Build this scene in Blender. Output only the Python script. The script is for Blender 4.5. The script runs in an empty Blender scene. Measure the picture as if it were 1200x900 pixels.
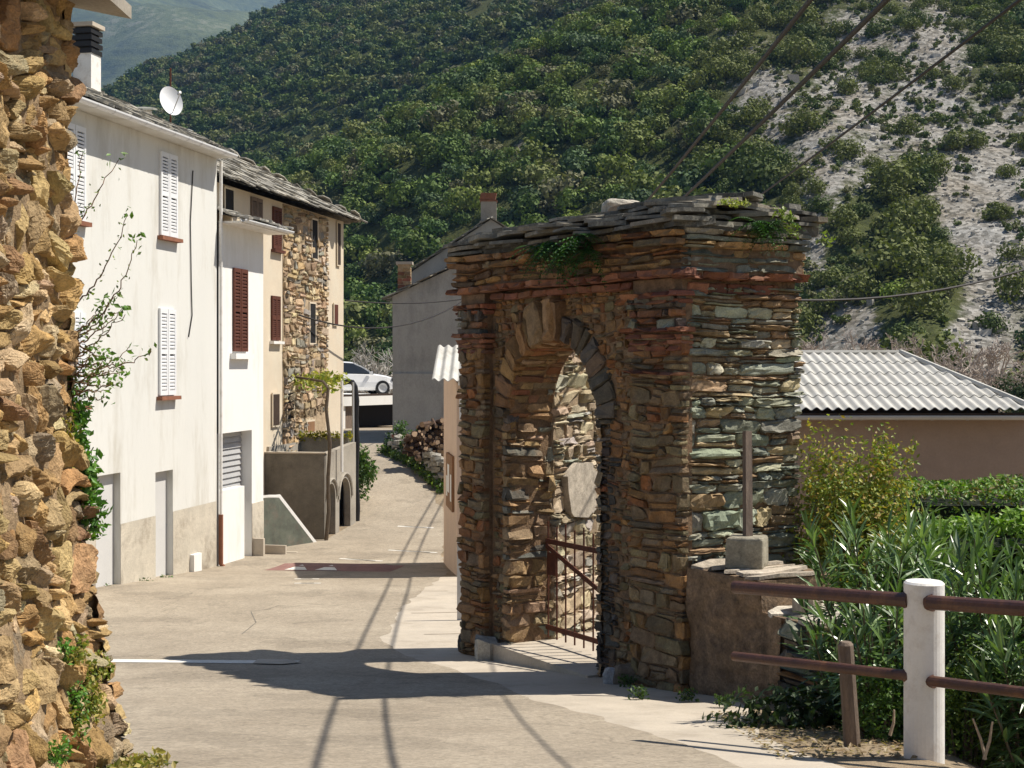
import bpy, math, random
import numpy as np
from mathutils import Vector

# ------------------------------------------------------------------ basics
scene = bpy.context.scene
COL = scene.collection
F = 1667.0            # focal length in photo pixels (50 mm on 36 mm, 1200 px)
HV = 425.0            # horizon row of the photo
rng = np.random.default_rng(7)
R = random.Random(11)

def hash3(i, j, k):
    n = np.sin(i * 127.1 + j * 311.7 + k * 74.7) * 43758.5453
    return n - np.floor(n)

def vnoise(p):
    p = np.asarray(p, float)
    i = np.floor(p); f = p - i
    f = f * f * (3 - 2 * f)
    x, y, z = i[..., 0], i[..., 1], i[..., 2]
    fx, fy, fz = f[..., 0], f[..., 1], f[..., 2]
    def h(a, b, c): return hash3(x + a, y + b, z + c)
    c00 = h(0,0,0)*(1-fx)+h(1,0,0)*fx; c10 = h(0,1,0)*(1-fx)+h(1,1,0)*fx
    c01 = h(0,0,1)*(1-fx)+h(1,0,1)*fx; c11 = h(0,1,1)*(1-fx)+h(1,1,1)*fx
    return ((c00*(1-fy)+c10*fy)*(1-fz) + (c01*(1-fy)+c11*fy)*fz) * 2 - 1

def fbm(p, octv=3):
    p = np.asarray(p, float); s = 0; a = 1; t = 0
    for _ in range(octv):
        s = s + a * vnoise(p); t += a; a *= .5; p = p * 2.03 + 17.3
    return s / t

class Acc:
    """collects geometry (with a colour per vertex) for ONE mesh object"""
    def __init__(s): s.V = []; s.Q = []; s.T = []; s.C = []; s.n = 0
    def add(s, v, q=None, t=None, c=(1, 1, 1)):
        v = np.asarray(v, float).reshape(-1, 3)
        s.V.append(v)
        c = np.asarray(c, float)
        if c.ndim == 1: c = np.tile(c, (len(v), 1))
        s.C.append(c.reshape(-1, 3))
        if q is not None and len(q): s.Q.append(np.asarray(q, np.int64).reshape(-1, 4) + s.n)
        if t is not None and len(t): s.T.append(np.asarray(t, np.int64).reshape(-1, 3) + s.n)
        s.n += len(v)
    def box(s, x0, x1, y0, y1, z0, z1, c=(1, 1, 1), jit=0):
        v = np.array([(x, y, z) for x in (x0, x1) for y in (y0, y1) for z in (z0, z1)], float)
        if jit: v += rng.uniform(-jit, jit, v.shape)
        s.add(v, BOXQ, c=c)
    def obox(s, o, ax, ay, az, c=(1, 1, 1), jit=0):
        """box from corner-centre o with half axes ax, ay, az"""
        o, ax, ay, az = (np.asarray(k, float) for k in (o, ax, ay, az))
        v = np.array([o + i*ax + j*ay + k*az for i in (-1, 1) for j in (-1, 1) for k in (-1, 1)])
        if jit: v += rng.uniform(-jit, jit, v.shape)
        s.add(v, BOXQ, c=c)
    def tube(s, pts, rad, n=8, c=(1, 1, 1), cap=True):
        pts = np.asarray(pts, float); m = len(pts)
        rad = np.broadcast_to(np.asarray(rad, float), (m,))
        tan = np.gradient(pts, axis=0) if m > 2 else np.tile(pts[1] - pts[0], (2, 1))
        tan /= np.maximum(np.linalg.norm(tan, axis=1, keepdims=True), 1e-9)
        up = np.array([0, 0, 1.]) if abs(tan[0][2]) < .9 else np.array([1., 0, 0])
        V = []
        for k in range(m):
            a = np.cross(tan[k], up); a /= max(np.linalg.norm(a), 1e-9)
            b = np.cross(a, tan[k])
            up = b
            th = np.arange(n) * 2 * math.pi / n
            V.append(pts[k] + rad[k] * (np.cos(th)[:, None] * a + np.sin(th)[:, None] * b))
        V = np.concatenate(V)
        q = [(k*n+i, k*n+(i+1) % n, (k+1)*n+(i+1) % n, (k+1)*n+i) for k in range(m-1) for i in range(n)]
        t = []
        if cap:
            base = len(V); V = np.vstack([V, pts[0], pts[-1]])
            t = [(base, (i+1) % n, i) for i in range(n)] + [(base+1, (m-1)*n+i, (m-1)*n+(i+1) % n) for i in range(n)]
        s.add(V, q, t, c)
    def prism(s, poly, y0, y1, c=(1, 1, 1)):
        """polygon in (x,z), fan-free n-gon split by ear-less quads: convex only"""
        n = len(poly)
        V = [(x, y0, z) for x, z in poly] + [(x, y1, z) for x, z in poly]
        q = [(i, (i+1) % n, n+(i+1) % n, n+i) for i in range(n)]
        t = [(0, i+1, i) for i in range(1, n-1)] + [(n, n+i, n+i+1) for i in range(1, n-1)]
        s.add(V, q, t, c)
    def grid(s, P, c=(1, 1, 1)):
        P = np.asarray(P, float); m, n = P.shape[:2]
        idx = np.arange(m * n).reshape(m, n)
        q = np.stack([idx[:-1, :-1], idx[:-1, 1:], idx[1:, 1:], idx[1:, :-1]], -1).reshape(-1, 4)
        s.add(P.reshape(-1, 3), q, c=c)
    def build(s, name, mat, parent=None, smooth=False):
        me = bpy.data.meshes.new(name)
        V = np.concatenate(s.V); C = np.concatenate(s.C)
        Q = np.concatenate(s.Q) if s.Q else np.zeros((0, 4), np.int64)
        T = np.concatenate(s.T) if s.T else np.zeros((0, 3), np.int64)
        me.vertices.add(len(V)); me.vertices.foreach_set('co', V.astype(np.float32).ravel())
        loops = np.concatenate([Q.ravel(), T.ravel()])
        me.loops.add(len(loops)); me.loops.foreach_set('vertex_index', loops.astype(np.int32))
        me.polygons.add(len(Q) + len(T))
        st = np.concatenate([np.arange(len(Q)) * 4, len(Q) * 4 + np.arange(len(T)) * 3])
        me.polygons.foreach_set('loop_start', st.astype(np.int32))
        me.polygons.foreach_set('use_smooth', np.full(len(st), bool(smooth)))
        me.update(calc_edges=True)
        a = me.color_attributes.new('Col', 'FLOAT_COLOR', 'POINT')
        a.data.foreach_set('color', np.hstack([C, np.ones((len(C), 1))]).astype(np.float32).ravel())
        me.validate()
        me.materials.append(mat)
        o = bpy.data.objects.new(name, me); COL.objects.link(o)
        if parent is not None: o.parent = parent
        return o
BOXQ = [(0, 1, 3, 2), (4, 6, 7, 5), (0, 4, 5, 1), (2, 3, 7, 6), (0, 2, 6, 4), (1, 5, 7, 3)]

def tag(o, label, cat, group=None, kind=None):
    o['label'] = label; o['category'] = cat
    if group: o['group'] = group
    if kind: o['kind'] = kind
    return o
def struct(o): o['kind'] = 'structure'; return o
def thing(name, label, cat, loc=(0, 0, 0), rz=0, group=None):
    o = bpy.data.objects.new(name, None); COL.objects.link(o)
    o.location = loc; o.rotation_euler = (0, 0, rz); o.empty_display_size = .2
    return tag(o, label, cat, group)

# ------------------------------------------------------------------ materials
def new_mat(name):
    m = bpy.data.materials.new(name); m.use_nodes = True
    nt = m.node_tree; b = nt.nodes['Principled BSDF']
    return m, nt, b
def N(nt, t, **kw):
    n = nt.nodes.new(t)
    for k, v in kw.items():
        if k in n.inputs: n.inputs[k].default_value = v
        else: setattr(n, k, v)
    return n
def mat(name, col=None, rough=.85, var=.25, scale=3., fine=60., bump=.3, bdist=.01, attr=False, spec=.3, dirt=None, dirt_scale=1.2, dirt_amt=.5, metal=0., coords='Object', stretch=(1, 1, 1)):
    """base colour x two noises (+ patches of a dirt colour), fine bump"""
    m, nt, b = new_mat(name); L = nt.links.new
    tc = N(nt, 'ShaderNodeTexCoord'); mp = N(nt, 'ShaderNodeMapping'); mp.inputs['Scale'].default_value = stretch
    L(tc.outputs[coords], mp.inputs[0])
    n1 = N(nt, 'ShaderNodeTexNoise', Scale=scale, Detail=6., Roughness=.65); L(mp.outputs[0], n1.inputs[0])
    n2 = N(nt, 'ShaderNodeTexNoise', Scale=fine, Detail=4., Roughness=.7); L(mp.outputs[0], n2.inputs[0])
    mr = N(nt, 'ShaderNodeMapRange'); mr.inputs[1].default_value = .3; mr.inputs[2].default_value = .7
    mr.inputs[3].default_value = 1 - var; mr.inputs[4].default_value = 1 + var * .6
    L(n1.outputs[0], mr.inputs[0])
    mr2 = N(nt, 'ShaderNodeMapRange'); mr2.inputs[1].default_value = .3; mr2.inputs[2].default_value = .7
    mr2.inputs[3].default_value = 1 - var * .7; mr2.inputs[4].default_value = 1 + var * .5
    L(n2.outputs[0], mr2.inputs[0])
    mm = N(nt, 'ShaderNodeMath', operation='MULTIPLY'); L(mr.outputs[0], mm.inputs[0]); L(mr2.outputs[0], mm.inputs[1])
    src = None
    if attr:
        at = N(nt, 'ShaderNodeAttribute', attribute_name='Col'); src = at.outputs['Color']
    else:
        rgb = N(nt, 'ShaderNodeRGB'); rgb.outputs[0].default_value = (*col, 1); src = rgb.outputs[0]
    if dirt is not None:
        n3 = N(nt, 'ShaderNodeTexNoise', Scale=dirt_scale, Detail=9., Roughness=.72); L(mp.outputs[0], n3.inputs[0])
        r3 = N(nt, 'ShaderNodeMapRange'); r3.inputs[1].default_value = .5; r3.inputs[2].default_value = .68
        r3.inputs[3].default_value = 0; r3.inputs[4].default_value = dirt_amt; L(n3.outputs[0], r3.inputs[0])
        mx = N(nt, 'ShaderNodeMix', data_type='RGBA'); L(r3.outputs[0], mx.inputs[0]); L(src, mx.inputs[6]); mx.inputs[7].default_value = (*dirt, 1)
        src = mx.outputs[2]
    mul = N(nt, 'ShaderNodeVectorMath', operation='SCALE'); L(src, mul.inputs[0]); L(mm.outputs[0], mul.inputs['Scale'])
    L(mul.outputs[0], b.inputs['Base Color'])
    b.inputs['Roughness'].default_value = rough; b.inputs['Specular IOR Level'].default_value = spec; b.inputs['Metallic'].default_value = metal
    if bump:
        bp = N(nt, 'ShaderNodeBump', Strength=bump, Distance=bdist)
        ad = N(nt, 'ShaderNodeMath', operation='ADD'); L(n2.outputs[0], ad.inputs[0]); L(n1.outputs[0], ad.inputs[1])
        L(ad.outputs[0], bp.inputs['Height']); L(bp.outputs[0], b.inputs['Normal'])
    return m
def leaf_mat(name, trans=.3, rough=.5, spec=.35):
    m, nt, b = new_mat(name); L = nt.links.new
    at = N(nt, 'ShaderNodeAttribute', attribute_name='Col')
    L(at.outputs['Color'], b.inputs['Base Color']); b.inputs['Roughness'].default_value = rough; b.inputs['Specular IOR Level'].default_value = spec
    tr = N(nt, 'ShaderNodeBsdfTranslucent')
    sc = N(nt, 'ShaderNodeVectorMath', operation='MULTIPLY'); L(at.outputs['Color'], sc.inputs[0]); sc.inputs[1].default_value = (1.2, 1.4, .5)
    L(sc.outputs[0], tr.inputs[0])
    mx = N(nt, 'ShaderNodeMixShader'); mx.inputs[0].default_value = trans
    L(b.outputs[0], mx.inputs[1]); L(tr.outputs[0], mx.inputs[2]); L(mx.outputs[0], nt.nodes['Material Output'].inputs[0])
    return m

M = {}
M['stone'] = mat('stone', attr=True, var=.4, scale=9, fine=55, bump=.7, bdist=.012)
M['facade_stone'] = mat('mortared_stone', attr=True, var=.45, scale=9, fine=50, bump=.8, bdist=.015, dirt=(.2, .13, .075), dirt_scale=2.2, dirt_amt=.9)
M['near_stone'] = mat('near_stone', attr=True, var=.42, scale=11, fine=75, bump=.9, bdist=.02, dirt=(.46, .31, .15), dirt_scale=5, dirt_amt=.55)
M['mortar'] = mat('earth_mortar', (.25, .16, .09), var=.45, scale=5, fine=40, bump=.8, bdist=.02)
M['ochre_mortar'] = mat('ochre_mortar', (.3, .21, .12), var=.45, scale=6, fine=40, bump=.8, bdist=.03)
M['tan_mortar'] = mat('tan_mortar', (.45, .33, .2), var=.3, scale=6, fine=30)
M['brick'] = mat('brick', attr=True, var=.35, scale=8, fine=70, bump=.5)
M['slate'] = mat('slate', attr=True, var=.4, scale=7, fine=60, bump=.6, dirt=(.42, .4, .33), dirt_scale=9, dirt_amt=.6)
M['white'] = mat('white_render', (.66, .655, .615), var=.05, scale=.8, fine=35, bump=.15, dirt=(.42, .385, .31), dirt_scale=1.3, dirt_amt=.6, stretch=(1, 1, .22))
M['brightwhite'] = mat('bright_white_render', (.78, .77, .74), var=.04, scale=.8, fine=35, bump=.1, dirt=(.6, .57, .5), dirt_scale=1.5, dirt_amt=.5, stretch=(1, 1, .25))
M['cream'] = mat('cream_render', (.62, .53, .405), var=.1, scale=1, fine=30, bump=.2, dirt=(.66, .6, .48), dirt_scale=.8, dirt_amt=.7)
M['dado'] = mat('stained_plinth', (.54, .49, .4), var=.2, scale=2, fine=30, bump=.4, dirt=(.22, .18, .135), dirt_scale=.95, dirt_amt=.9)
M['concrete'] = mat('old_concrete', (.36, .325, .27), var=.25, scale=2, fine=40, bump=.4, dirt=(.13, .11, .09), dirt_scale=1., dirt_amt=.8)
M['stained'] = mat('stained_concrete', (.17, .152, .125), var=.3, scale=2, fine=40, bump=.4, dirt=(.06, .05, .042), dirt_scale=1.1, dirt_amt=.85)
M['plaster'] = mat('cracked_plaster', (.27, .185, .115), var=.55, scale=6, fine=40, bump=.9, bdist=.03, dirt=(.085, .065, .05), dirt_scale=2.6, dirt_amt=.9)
M['greywall'] = mat('grey_render', (.4, .385, .35), var=.18, scale=1.2, fine=30, bump=.4, dirt=(.17, .165, .15), dirt_scale=.5, dirt_amt=.75, stretch=(1, 1, .45))
M['pink'] = mat('pink_render', (.62, .46, .345), var=.08, scale=2, fine=30, bump=.25)
M['pinkbrown'] = mat('pinkbrown_render', (.4, .285, .21), var=.1, scale=3, fine=25, bump=.5, bdist=.02)
M['whitepaint'] = mat('white_paint', (.78, .76, .72), var=.06, scale=3, fine=50, bump=.1, rough=.55, dirt=(.42, .35, .27), dirt_scale=5, dirt_amt=.5)
M['shutterwhite'] = mat('white_shutter', (.76, .77, .78), var=.04, bump=0, rough=.5)
M['shutterbrown'] = mat('brown_shutter', (.105, .036, .023), var=.2, bump=.1, rough=.6)
M['darkwood'] = mat('dark_wood', (.05, .032, .022), var=.3, scale=8)
M['terracotta'] = mat('terracotta', (.25, .105, .06), var=.25, scale=6, fine=40)
M['dark'] = mat('dark_interior', (.012, .011, .011), var=.1, bump=0)
M['greydoor'] = mat('grey_panel', (.56, .555, .54), var=.05, scale=2, fine=30, bump=.05, rough=.6)
M['steel'] = mat('galvanised_steel', (.5, .5, .5), var=.1, bump=0, rough=.45, metal=.3)
M['rail'] = mat('brown_rail', (.085, .035, .022), var=.35, scale=9, fine=70, bump=.25, rough=.45, spec=.5, dirt=(.17, .075, .03), dirt_scale=7, dirt_amt=.7)
M['rust'] = mat('rusty_iron', (.11, .035, .018), var=.4, scale=14, fine=70, bump=.3, rough=.75)
M['black'] = mat('black_metal', (.02, .02, .022), var=.2, bump=.1, rough=.5)
M['cable'] = mat('black_cable', (.03, .026, .024), var=.1, bump=0, rough=.6)
M['oldwood'] = mat('weathered_wood', (.2, .15, .115), var=.35, scale=6, fine=50, bump=.5, stretch=(4, 4, .6))
M['bark'] = mat('bark', attr=True, var=.3, scale=10, fine=50, bump=.4)
M['leaf'] = leaf_mat('leaf')
M['gloss_leaf'] = leaf_mat('glossy_leaf', trans=.22, rough=.3, spec=.7)
M['maquis'] = leaf_mat('maquis_foliage', trans=.12, rough=.7, spec=.15)
M['fibre'] = mat('fibre_cement', (.5, .485, .445), var=.12, scale=2, fine=30, bump=.1, dirt=(.3, .28, .23), dirt_scale=1.3, dirt_amt=.6)
M['carpaint'] = mat('white_car_paint', (.8, .8, .8), var=.01, bump=0, rough=.2, spec=.5)
M['carglass'] = mat('car_glass', (.02, .025, .03), var=.02, bump=0, rough=.08, spec=.6)
M['rubber'] = mat('rubber', (.02, .02, .02), var=.1, bump=0)
M['blue'] = mat('blue_enamel', (.02, .1, .42), var=.05, bump=0, rough=.35)
M['paper'] = mat('paper', (.75, .73, .68), var=.05, bump=0)
M['board'] = mat('board_wood', (.26, .14, .07), var=.2, scale=5)
M['soil'] = mat('dry_soil', (.3, .23, .15), var=.35, scale=2.5, fine=30, bump=.8, bdist=.03, dirt=(.12, .1, .05), dirt_scale=1.5, dirt_amt=.7)
M['pavement'] = mat('pale_concrete', (.47, .41, .33), var=.16, scale=1.4, fine=50, bump=.4, bdist=.006, dirt=(.3, .25, .19), dirt_scale=1.6, dirt_amt=.55)
M['linepaint'] = mat('worn_white_line', (.72, .69, .62), var=.18, scale=6, fine=60, bump=.1)
M['humppaint'] = mat('faded_red_hump', (.25, .135, .115), var=.2, scale=5, fine=60, bump=.3)

def asphalt():
    m, nt, b = new_mat('sun_bleached_asphalt'); L = nt.links.new
    tc = N(nt, 'ShaderNodeTexCoord')
    sp = N(nt, 'ShaderNodeTexVoronoi', Scale=48.); L(tc.outputs['Object'], sp.inputs['Vector'])
    big = N(nt, 'ShaderNodeTexNoise', Scale=.55, Detail=7., Roughness=.65); L(tc.outputs['Object'], big.inputs['Vector'])
    mid = N(nt, 'ShaderNodeTexNoise', Scale=9., Detail=5., Roughness=.7); L(tc.outputs['Object'], mid.inputs['Vector'])
    r1 = N(nt, 'ShaderNodeValToRGB'); e = r1.color_ramp.elements
    e[0].position = .32; e[0].color = (.272, .228, .172, 1); e[1].position = .7; e[1].color = (.38, .325, .25, 1)
    L(big.outputs[0], r1.inputs[0])
    sep = N(nt, 'ShaderNodeSeparateColor'); L(sp.outputs['Color'], sep.inputs[0])
    m1 = N(nt, 'ShaderNodeMapRange'); m1.inputs[3].default_value = .8; m1.inputs[4].default_value = 1.16; L(sep.outputs[0], m1.inputs[0])
    m2 = N(nt, 'ShaderNodeMapRange'); m2.inputs[1].default_value = .3; m2.inputs[2].default_value = .7; m2.inputs[3].default_value = .86; m2.inputs[4].default_value = 1.1; L(mid.outputs[0], m2.inputs[0])
    mm = N(nt, 'ShaderNodeMath', operation='MULTIPLY'); L(m1.outputs[0], mm.inputs[0]); L(m2.outputs[0], mm.inputs[1])
    # faint thin cracks: edges of large distorted cells, only here and there
    mp = N(nt, 'ShaderNodeVectorMath', operation='ADD'); L(tc.outputs['Object'], mp.inputs[0])
    nz = N(nt, 'ShaderNodeTexNoise', Scale=2.5, Detail=4.); L(tc.outputs['Object'], nz.inputs['Vector'])
    s2 = N(nt, 'ShaderNodeVectorMath', operation='SCALE'); L(nz.outputs['Color'], s2.inputs[0]); s2.inputs['Scale'].default_value = .9; L(s2.outputs[0], mp.inputs[1])
    vc = N(nt, 'ShaderNodeTexVoronoi', Scale=.22, feature='DISTANCE_TO_EDGE'); L(mp.outputs[0], vc.inputs['Vector'])
    cr = N(nt, 'ShaderNodeMapRange'); cr.inputs[1].default_value = .0015; cr.inputs[2].default_value = .005; cr.inputs[3].default_value = .82; cr.inputs[4].default_value = 1.; L(vc.outputs['Distance'], cr.inputs[0])
    m3 = N(nt, 'ShaderNodeMath', operation='MULTIPLY'); L(mm.outputs[0], m3.inputs[0]); L(cr.outputs[0], m3.inputs[1])
    # old patches and darker worn tracks
    pt_ = N(nt, 'ShaderNodeTexNoise', Scale=.9, Detail=3., Roughness=.5); L(mp.outputs[0], pt_.inputs['Vector'])
    pr = N(nt, 'ShaderNodeMapRange'); pr.inputs[1].default_value = .56; pr.inputs[2].default_value = .6; pr.inputs[3].default_value = 1.; pr.inputs[4].default_value = .86; L(pt_.outputs[0], pr.inputs[0])
    st_ = N(nt, 'ShaderNodeTexNoise', Scale=2.1, Detail=8., Roughness=.75); L(tc.outputs['Object'], st_.inputs['Vector'])
    sr = N(nt, 'ShaderNodeMapRange'); sr.inputs[1].default_value = .58; sr.inputs[2].default_value = .72; sr.inputs[3].default_value = 1.; sr.inputs[4].default_value = .72; L(st_.outputs[0], sr.inputs[0])
    m4 = N(nt, 'ShaderNodeMath', operation='MULTIPLY'); L(m3.outputs[0], m4.inputs[0]); L(pr.outputs[0], m4.inputs[1])
    m5 = N(nt, 'ShaderNodeMath', operation='MULTIPLY'); L(m4.outputs[0], m5.inputs[0]); L(sr.outputs[0], m5.inputs[1]); m3 = m5
    mul = N(nt, 'ShaderNodeVectorMath', operation='SCALE'); L(r1.outputs[0], mul.inputs[0]); L(m3.outputs[0], mul.inputs['Scale'])
    L(mul.outputs[0], b.inputs['Base Color']); b.inputs['Roughness'].default_value = .9; b.inputs['Specular IOR Level'].default_value = .2
    bp = N(nt, 'ShaderNodeBump', Strength=.5, Distance=.006); L(sep.outputs[0], bp.inputs['Height']); L(bp.outputs[0], b.inputs['Normal'])
    return m
M['asphalt'] = asphalt()

def hill_mat():
    m, nt, b = new_mat('hill_ground'); L = nt.links.new
    tc = N(nt, 'ShaderNodeTexCoord'); at = N(nt, 'ShaderNodeAttribute', attribute_name='Col')
    n1 = N(nt, 'ShaderNodeTexNoise', Scale=.9, Detail=9., Roughness=.75); L(tc.outputs['Object'], n1.inputs['Vector'])
    v1 = N(nt, 'ShaderNodeTexVoronoi', Scale=2.6); L(tc.outputs['Object'], v1.inputs['Vector'])
    sep = N(nt, 'ShaderNodeSeparateColor'); L(v1.outputs['Color'], sep.inputs[0])
    rock = N(nt, 'ShaderNodeValToRGB'); e = rock.color_ramp.elements
    e[0].position = .1; e[0].color = (.14, .135, .12, 1); e[1].position = .9; e[1].color = (.37, .36, .335, 1)
    L(sep.outputs[0], rock.inputs[0])
    veg = N(nt, 'ShaderNodeValToRGB'); e = veg.color_ramp.elements
    e[0].position = .35; e[0].color = (.03, .038, .013, 1); e[1].position = .68; e[1].color = (.105, .12, .042, 1)
    L(n1.outputs[0], veg.inputs[0])
    ss = N(nt, 'ShaderNodeSeparateColor'); L(at.outputs['Color'], ss.inputs[0])
    ad = N(nt, 'ShaderNodeMath', operation='ADD'); L(n1.outputs[0], ad.inputs[0]); L(ss.outputs[0], ad.inputs[1])
    mr = N(nt, 'ShaderNodeMapRange'); mr.inputs[1].default_value = .82; mr.inputs[2].default_value = 1.; L(ad.outputs[0], mr.inputs[0])
    mx = N(nt, 'ShaderNodeMix', data_type='RGBA'); L(mr.outputs[0], mx.inputs[0]); L(veg.outputs[0], mx.inputs[6]); L(rock.outputs[0], mx.inputs[7])
    n9 = N(nt, 'ShaderNodeTexNoise', Scale=.16, Detail=6., Roughness=.7); L(tc.outputs['Object'], n9.inputs['Vector'])
    k9 = N(nt, 'ShaderNodeValToRGB'); e = k9.color_ramp.elements; e[0].position = .36; e[0].color = (.86, .79, .7, 1); e[1].position = .62; e[1].color = (1.1, 1.1, 1.1, 1); L(n9.outputs[0], k9.inputs[0])
    m9 = N(nt, 'ShaderNodeVectorMath', operation='MULTIPLY'); L(mx.outputs[2], m9.inputs[0]); L(k9.outputs[0], m9.inputs[1])
    L(m9.outputs[0], b.inputs['Base Color']); b.inputs['Roughness'].default_value = .95; b.inputs['Specular IOR Level'].default_value = .1
    bp = N(nt, 'ShaderNodeBump', Strength=.8, Distance=.3); 
    a2 = N(nt, 'ShaderNodeMath', operation='ADD'); L(sep.outputs[0], a2.inputs[0]); L(n1.outputs[0], a2.inputs[1])
    L(a2.outputs[0], bp.inputs['Height']); L(bp.outputs[0], b.inputs['Normal'])
    return m
M['hill'] = hill_mat()
def mountain_mat():
    m, nt, b = new_mat('mountain_slope'); L = nt.links.new
    tc = N(nt, 'ShaderNodeTexCoord')
    n0 = N(nt, 'ShaderNodeTexNoise', Scale=.004, Detail=8., Roughness=.6); L(tc.outputs['Object'], n0.inputs['Vector'])
    n1 = N(nt, 'ShaderNodeTexNoise', Scale=.06, Detail=8., Roughness=.75); L(tc.outputs['Object'], n1.inputs['Vector'])
    ad = N(nt, 'ShaderNodeMath', operation='ADD'); L(n0.outputs[0], ad.inputs[0]); L(n1.outputs[0], ad.inputs[1])
    rp = N(nt, 'ShaderNodeValToRGB'); e = rp.color_ramp.elements
    e[0].position = .38; e[0].color = (.025, .035, .015, 1); e[1].position = .55; e[1].color = (.09, .11, .04, 1)
    k = e.new(.74); k.color = (.3, .28, .22, 1)
    hf = N(nt, 'ShaderNodeMath', operation='MULTIPLY'); hf.inputs[1].default_value = .5; L(ad.outputs[0], hf.inputs[0])
    L(hf.outputs[0], rp.inputs[0]); L(rp.outputs[0], b.inputs['Base Color']); b.inputs['Roughness'].default_value = .95
    bp = N(nt, 'ShaderNodeBump', Strength=.8, Distance=6.); L(n1.outputs[0], bp.inputs['Height']); L(bp.outputs[0], b.inputs['Normal'])
    return m
M['mountain'] = mountain_mat()

# ------------------------------------------------------------------ ground levels
_zy = np.array([-40, 0, 4, 7, 8.3, 10.5, 13, 16.6, 20, 24, 27, 29.2, 32, 34.1, 36.3, 38.5, 40.5, 43, 50, 58, 70, 90, 3000.])
_zz = np.array([-1.1, -1.62, -1.8, -2.08, -2.31, -2.66, -3.02, -3.39, -3.65, -3.84, -4.05, -4.2, -4.26, -4.25, -4.15, -3.85, -3.5, -3.08, -2.75, -2.7, -3., -6., -6.])
_fy = np.linspace(-40, 100, 1401); _fz = np.interp(_fy, _zy, _zz)
_k = np.hanning(21); _k /= _k.sum(); _fz = np.convolve(np.pad(_fz, 10, mode='edge'), _k, mode='valid')
def zr(y): return np.interp(y, _fy, _fz)
def zg(x, y):
    """ground height: the street, and the gardens that drop away on its right"""
    x = np.asarray(x, float); y = np.asarray(y, float)
    edge = np.interp(y, [0, 8, 13, 30], [2.6, 2.5, 3.2, 6.])
    return zr(y) - np.clip((x - edge) * .45, 0, .8)
def gp(u, v):
    """the street point seen at a photo pixel"""
    a = (u - 600) / F; b = (HV - v) / F
    ys = np.linspace(3, 70, 6701); d = b * ys - zr(ys)
    i = np.argmax(d < 0); y = ys[i]
    return np.array([a * y, y, zr(y)])
def pt(u, v, y): return np.array([(u - 600) / F * y, y, (HV - v) / F * y])

class Frame:
    """a vertical facade: x along it, y into the building, z up"""
    def __init__(s, o, ang, base):
        s.o = np.array(o, float); s.th = math.radians(ang); s.base = base
        s.x = np.array([math.cos(s.th), math.sin(s.th)]); s.y = np.array([-s.x[1], s.x[0]])
        s.loc = (s.o[0], s.o[1], base)
    def px(s, u, v, y=0.):
        d = np.array([(u - 600) / F, 1.]); p0 = s.o + y * s.y
        t = (p0 @ s.y) / (d @ s.y); p = d * t
        return (p - s.o) @ s.x, (HV - v) / F * t - s.base
    def rect(s, u0, v0, u1, v1, y=0.):
        """x-range from the columns, z-range at the middle column"""
        um = (u0 + u1) / 2
        return s.px(u0, v0, y)[0], s.px(u1, v0, y)[0], s.px(um, v1, y)[1], s.px(um, v0, y)[1]
    def w(s, x, y, z): q = s.o + x * s.x + y * s.y; return np.array([q[0], q[1], z + s.base])
    def loc_of(s, p):
        d = np.array(p[:2]) - s.o; return np.array([d @ s.x, d @ s.y, p[2] - s.base])

def wall_holes(acc, x0, x1, z0, z1, holes, y=0., depth=.25, c=(1, 1, 1)):
    """front face in the plane y with rectangular holes and their reveals"""
    xs = sorted({x0, x1, *[h[0] for h in holes], *[h[1] for h in holes]}); zs = sorted({z0, z1, *[h[2] for h in holes], *[h[3] for h in holes]})
    xs = [a for a in xs if x0 <= a <= x1]; zs = [a for a in zs if z0 <= a <= z1]
    for a, b in zip(xs[:-1], xs[1:]):
        for e, f in zip(zs[:-1], zs[1:]):
            cx, cz = (a+b)/2, (e+f)/2
            if any(h[0] < cx < h[1] and h[2] < cz < h[3] for h in holes): continue
            acc.add([(a, y, e), (b, y, e), (b, y, f), (a, y, f)], [(0, 1, 2, 3)], c=c)
    for h in holes:
        a, b, e, f = h[:4]; d = y + (h[4] if len(h) > 4 else depth); e = max(e, z0)
        acc.add([(a, y, e), (a, d, e), (a, d, f), (a, y, f)], [(0, 1, 2, 3)], c=c)
        acc.add([(b, y, e), (b, y, f), (b, d, f), (b, d, e)], [(0, 1, 2, 3)], c=c)
        acc.add([(a, y, f), (a, d, f), (b, d, f), (b, y, f)], [(0, 1, 2, 3)], c=c)
        acc.add([(a, y, e), (b, y, e), (b, d, e), (a, d, e)], [(0, 1, 2, 3)], c=c)

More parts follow.
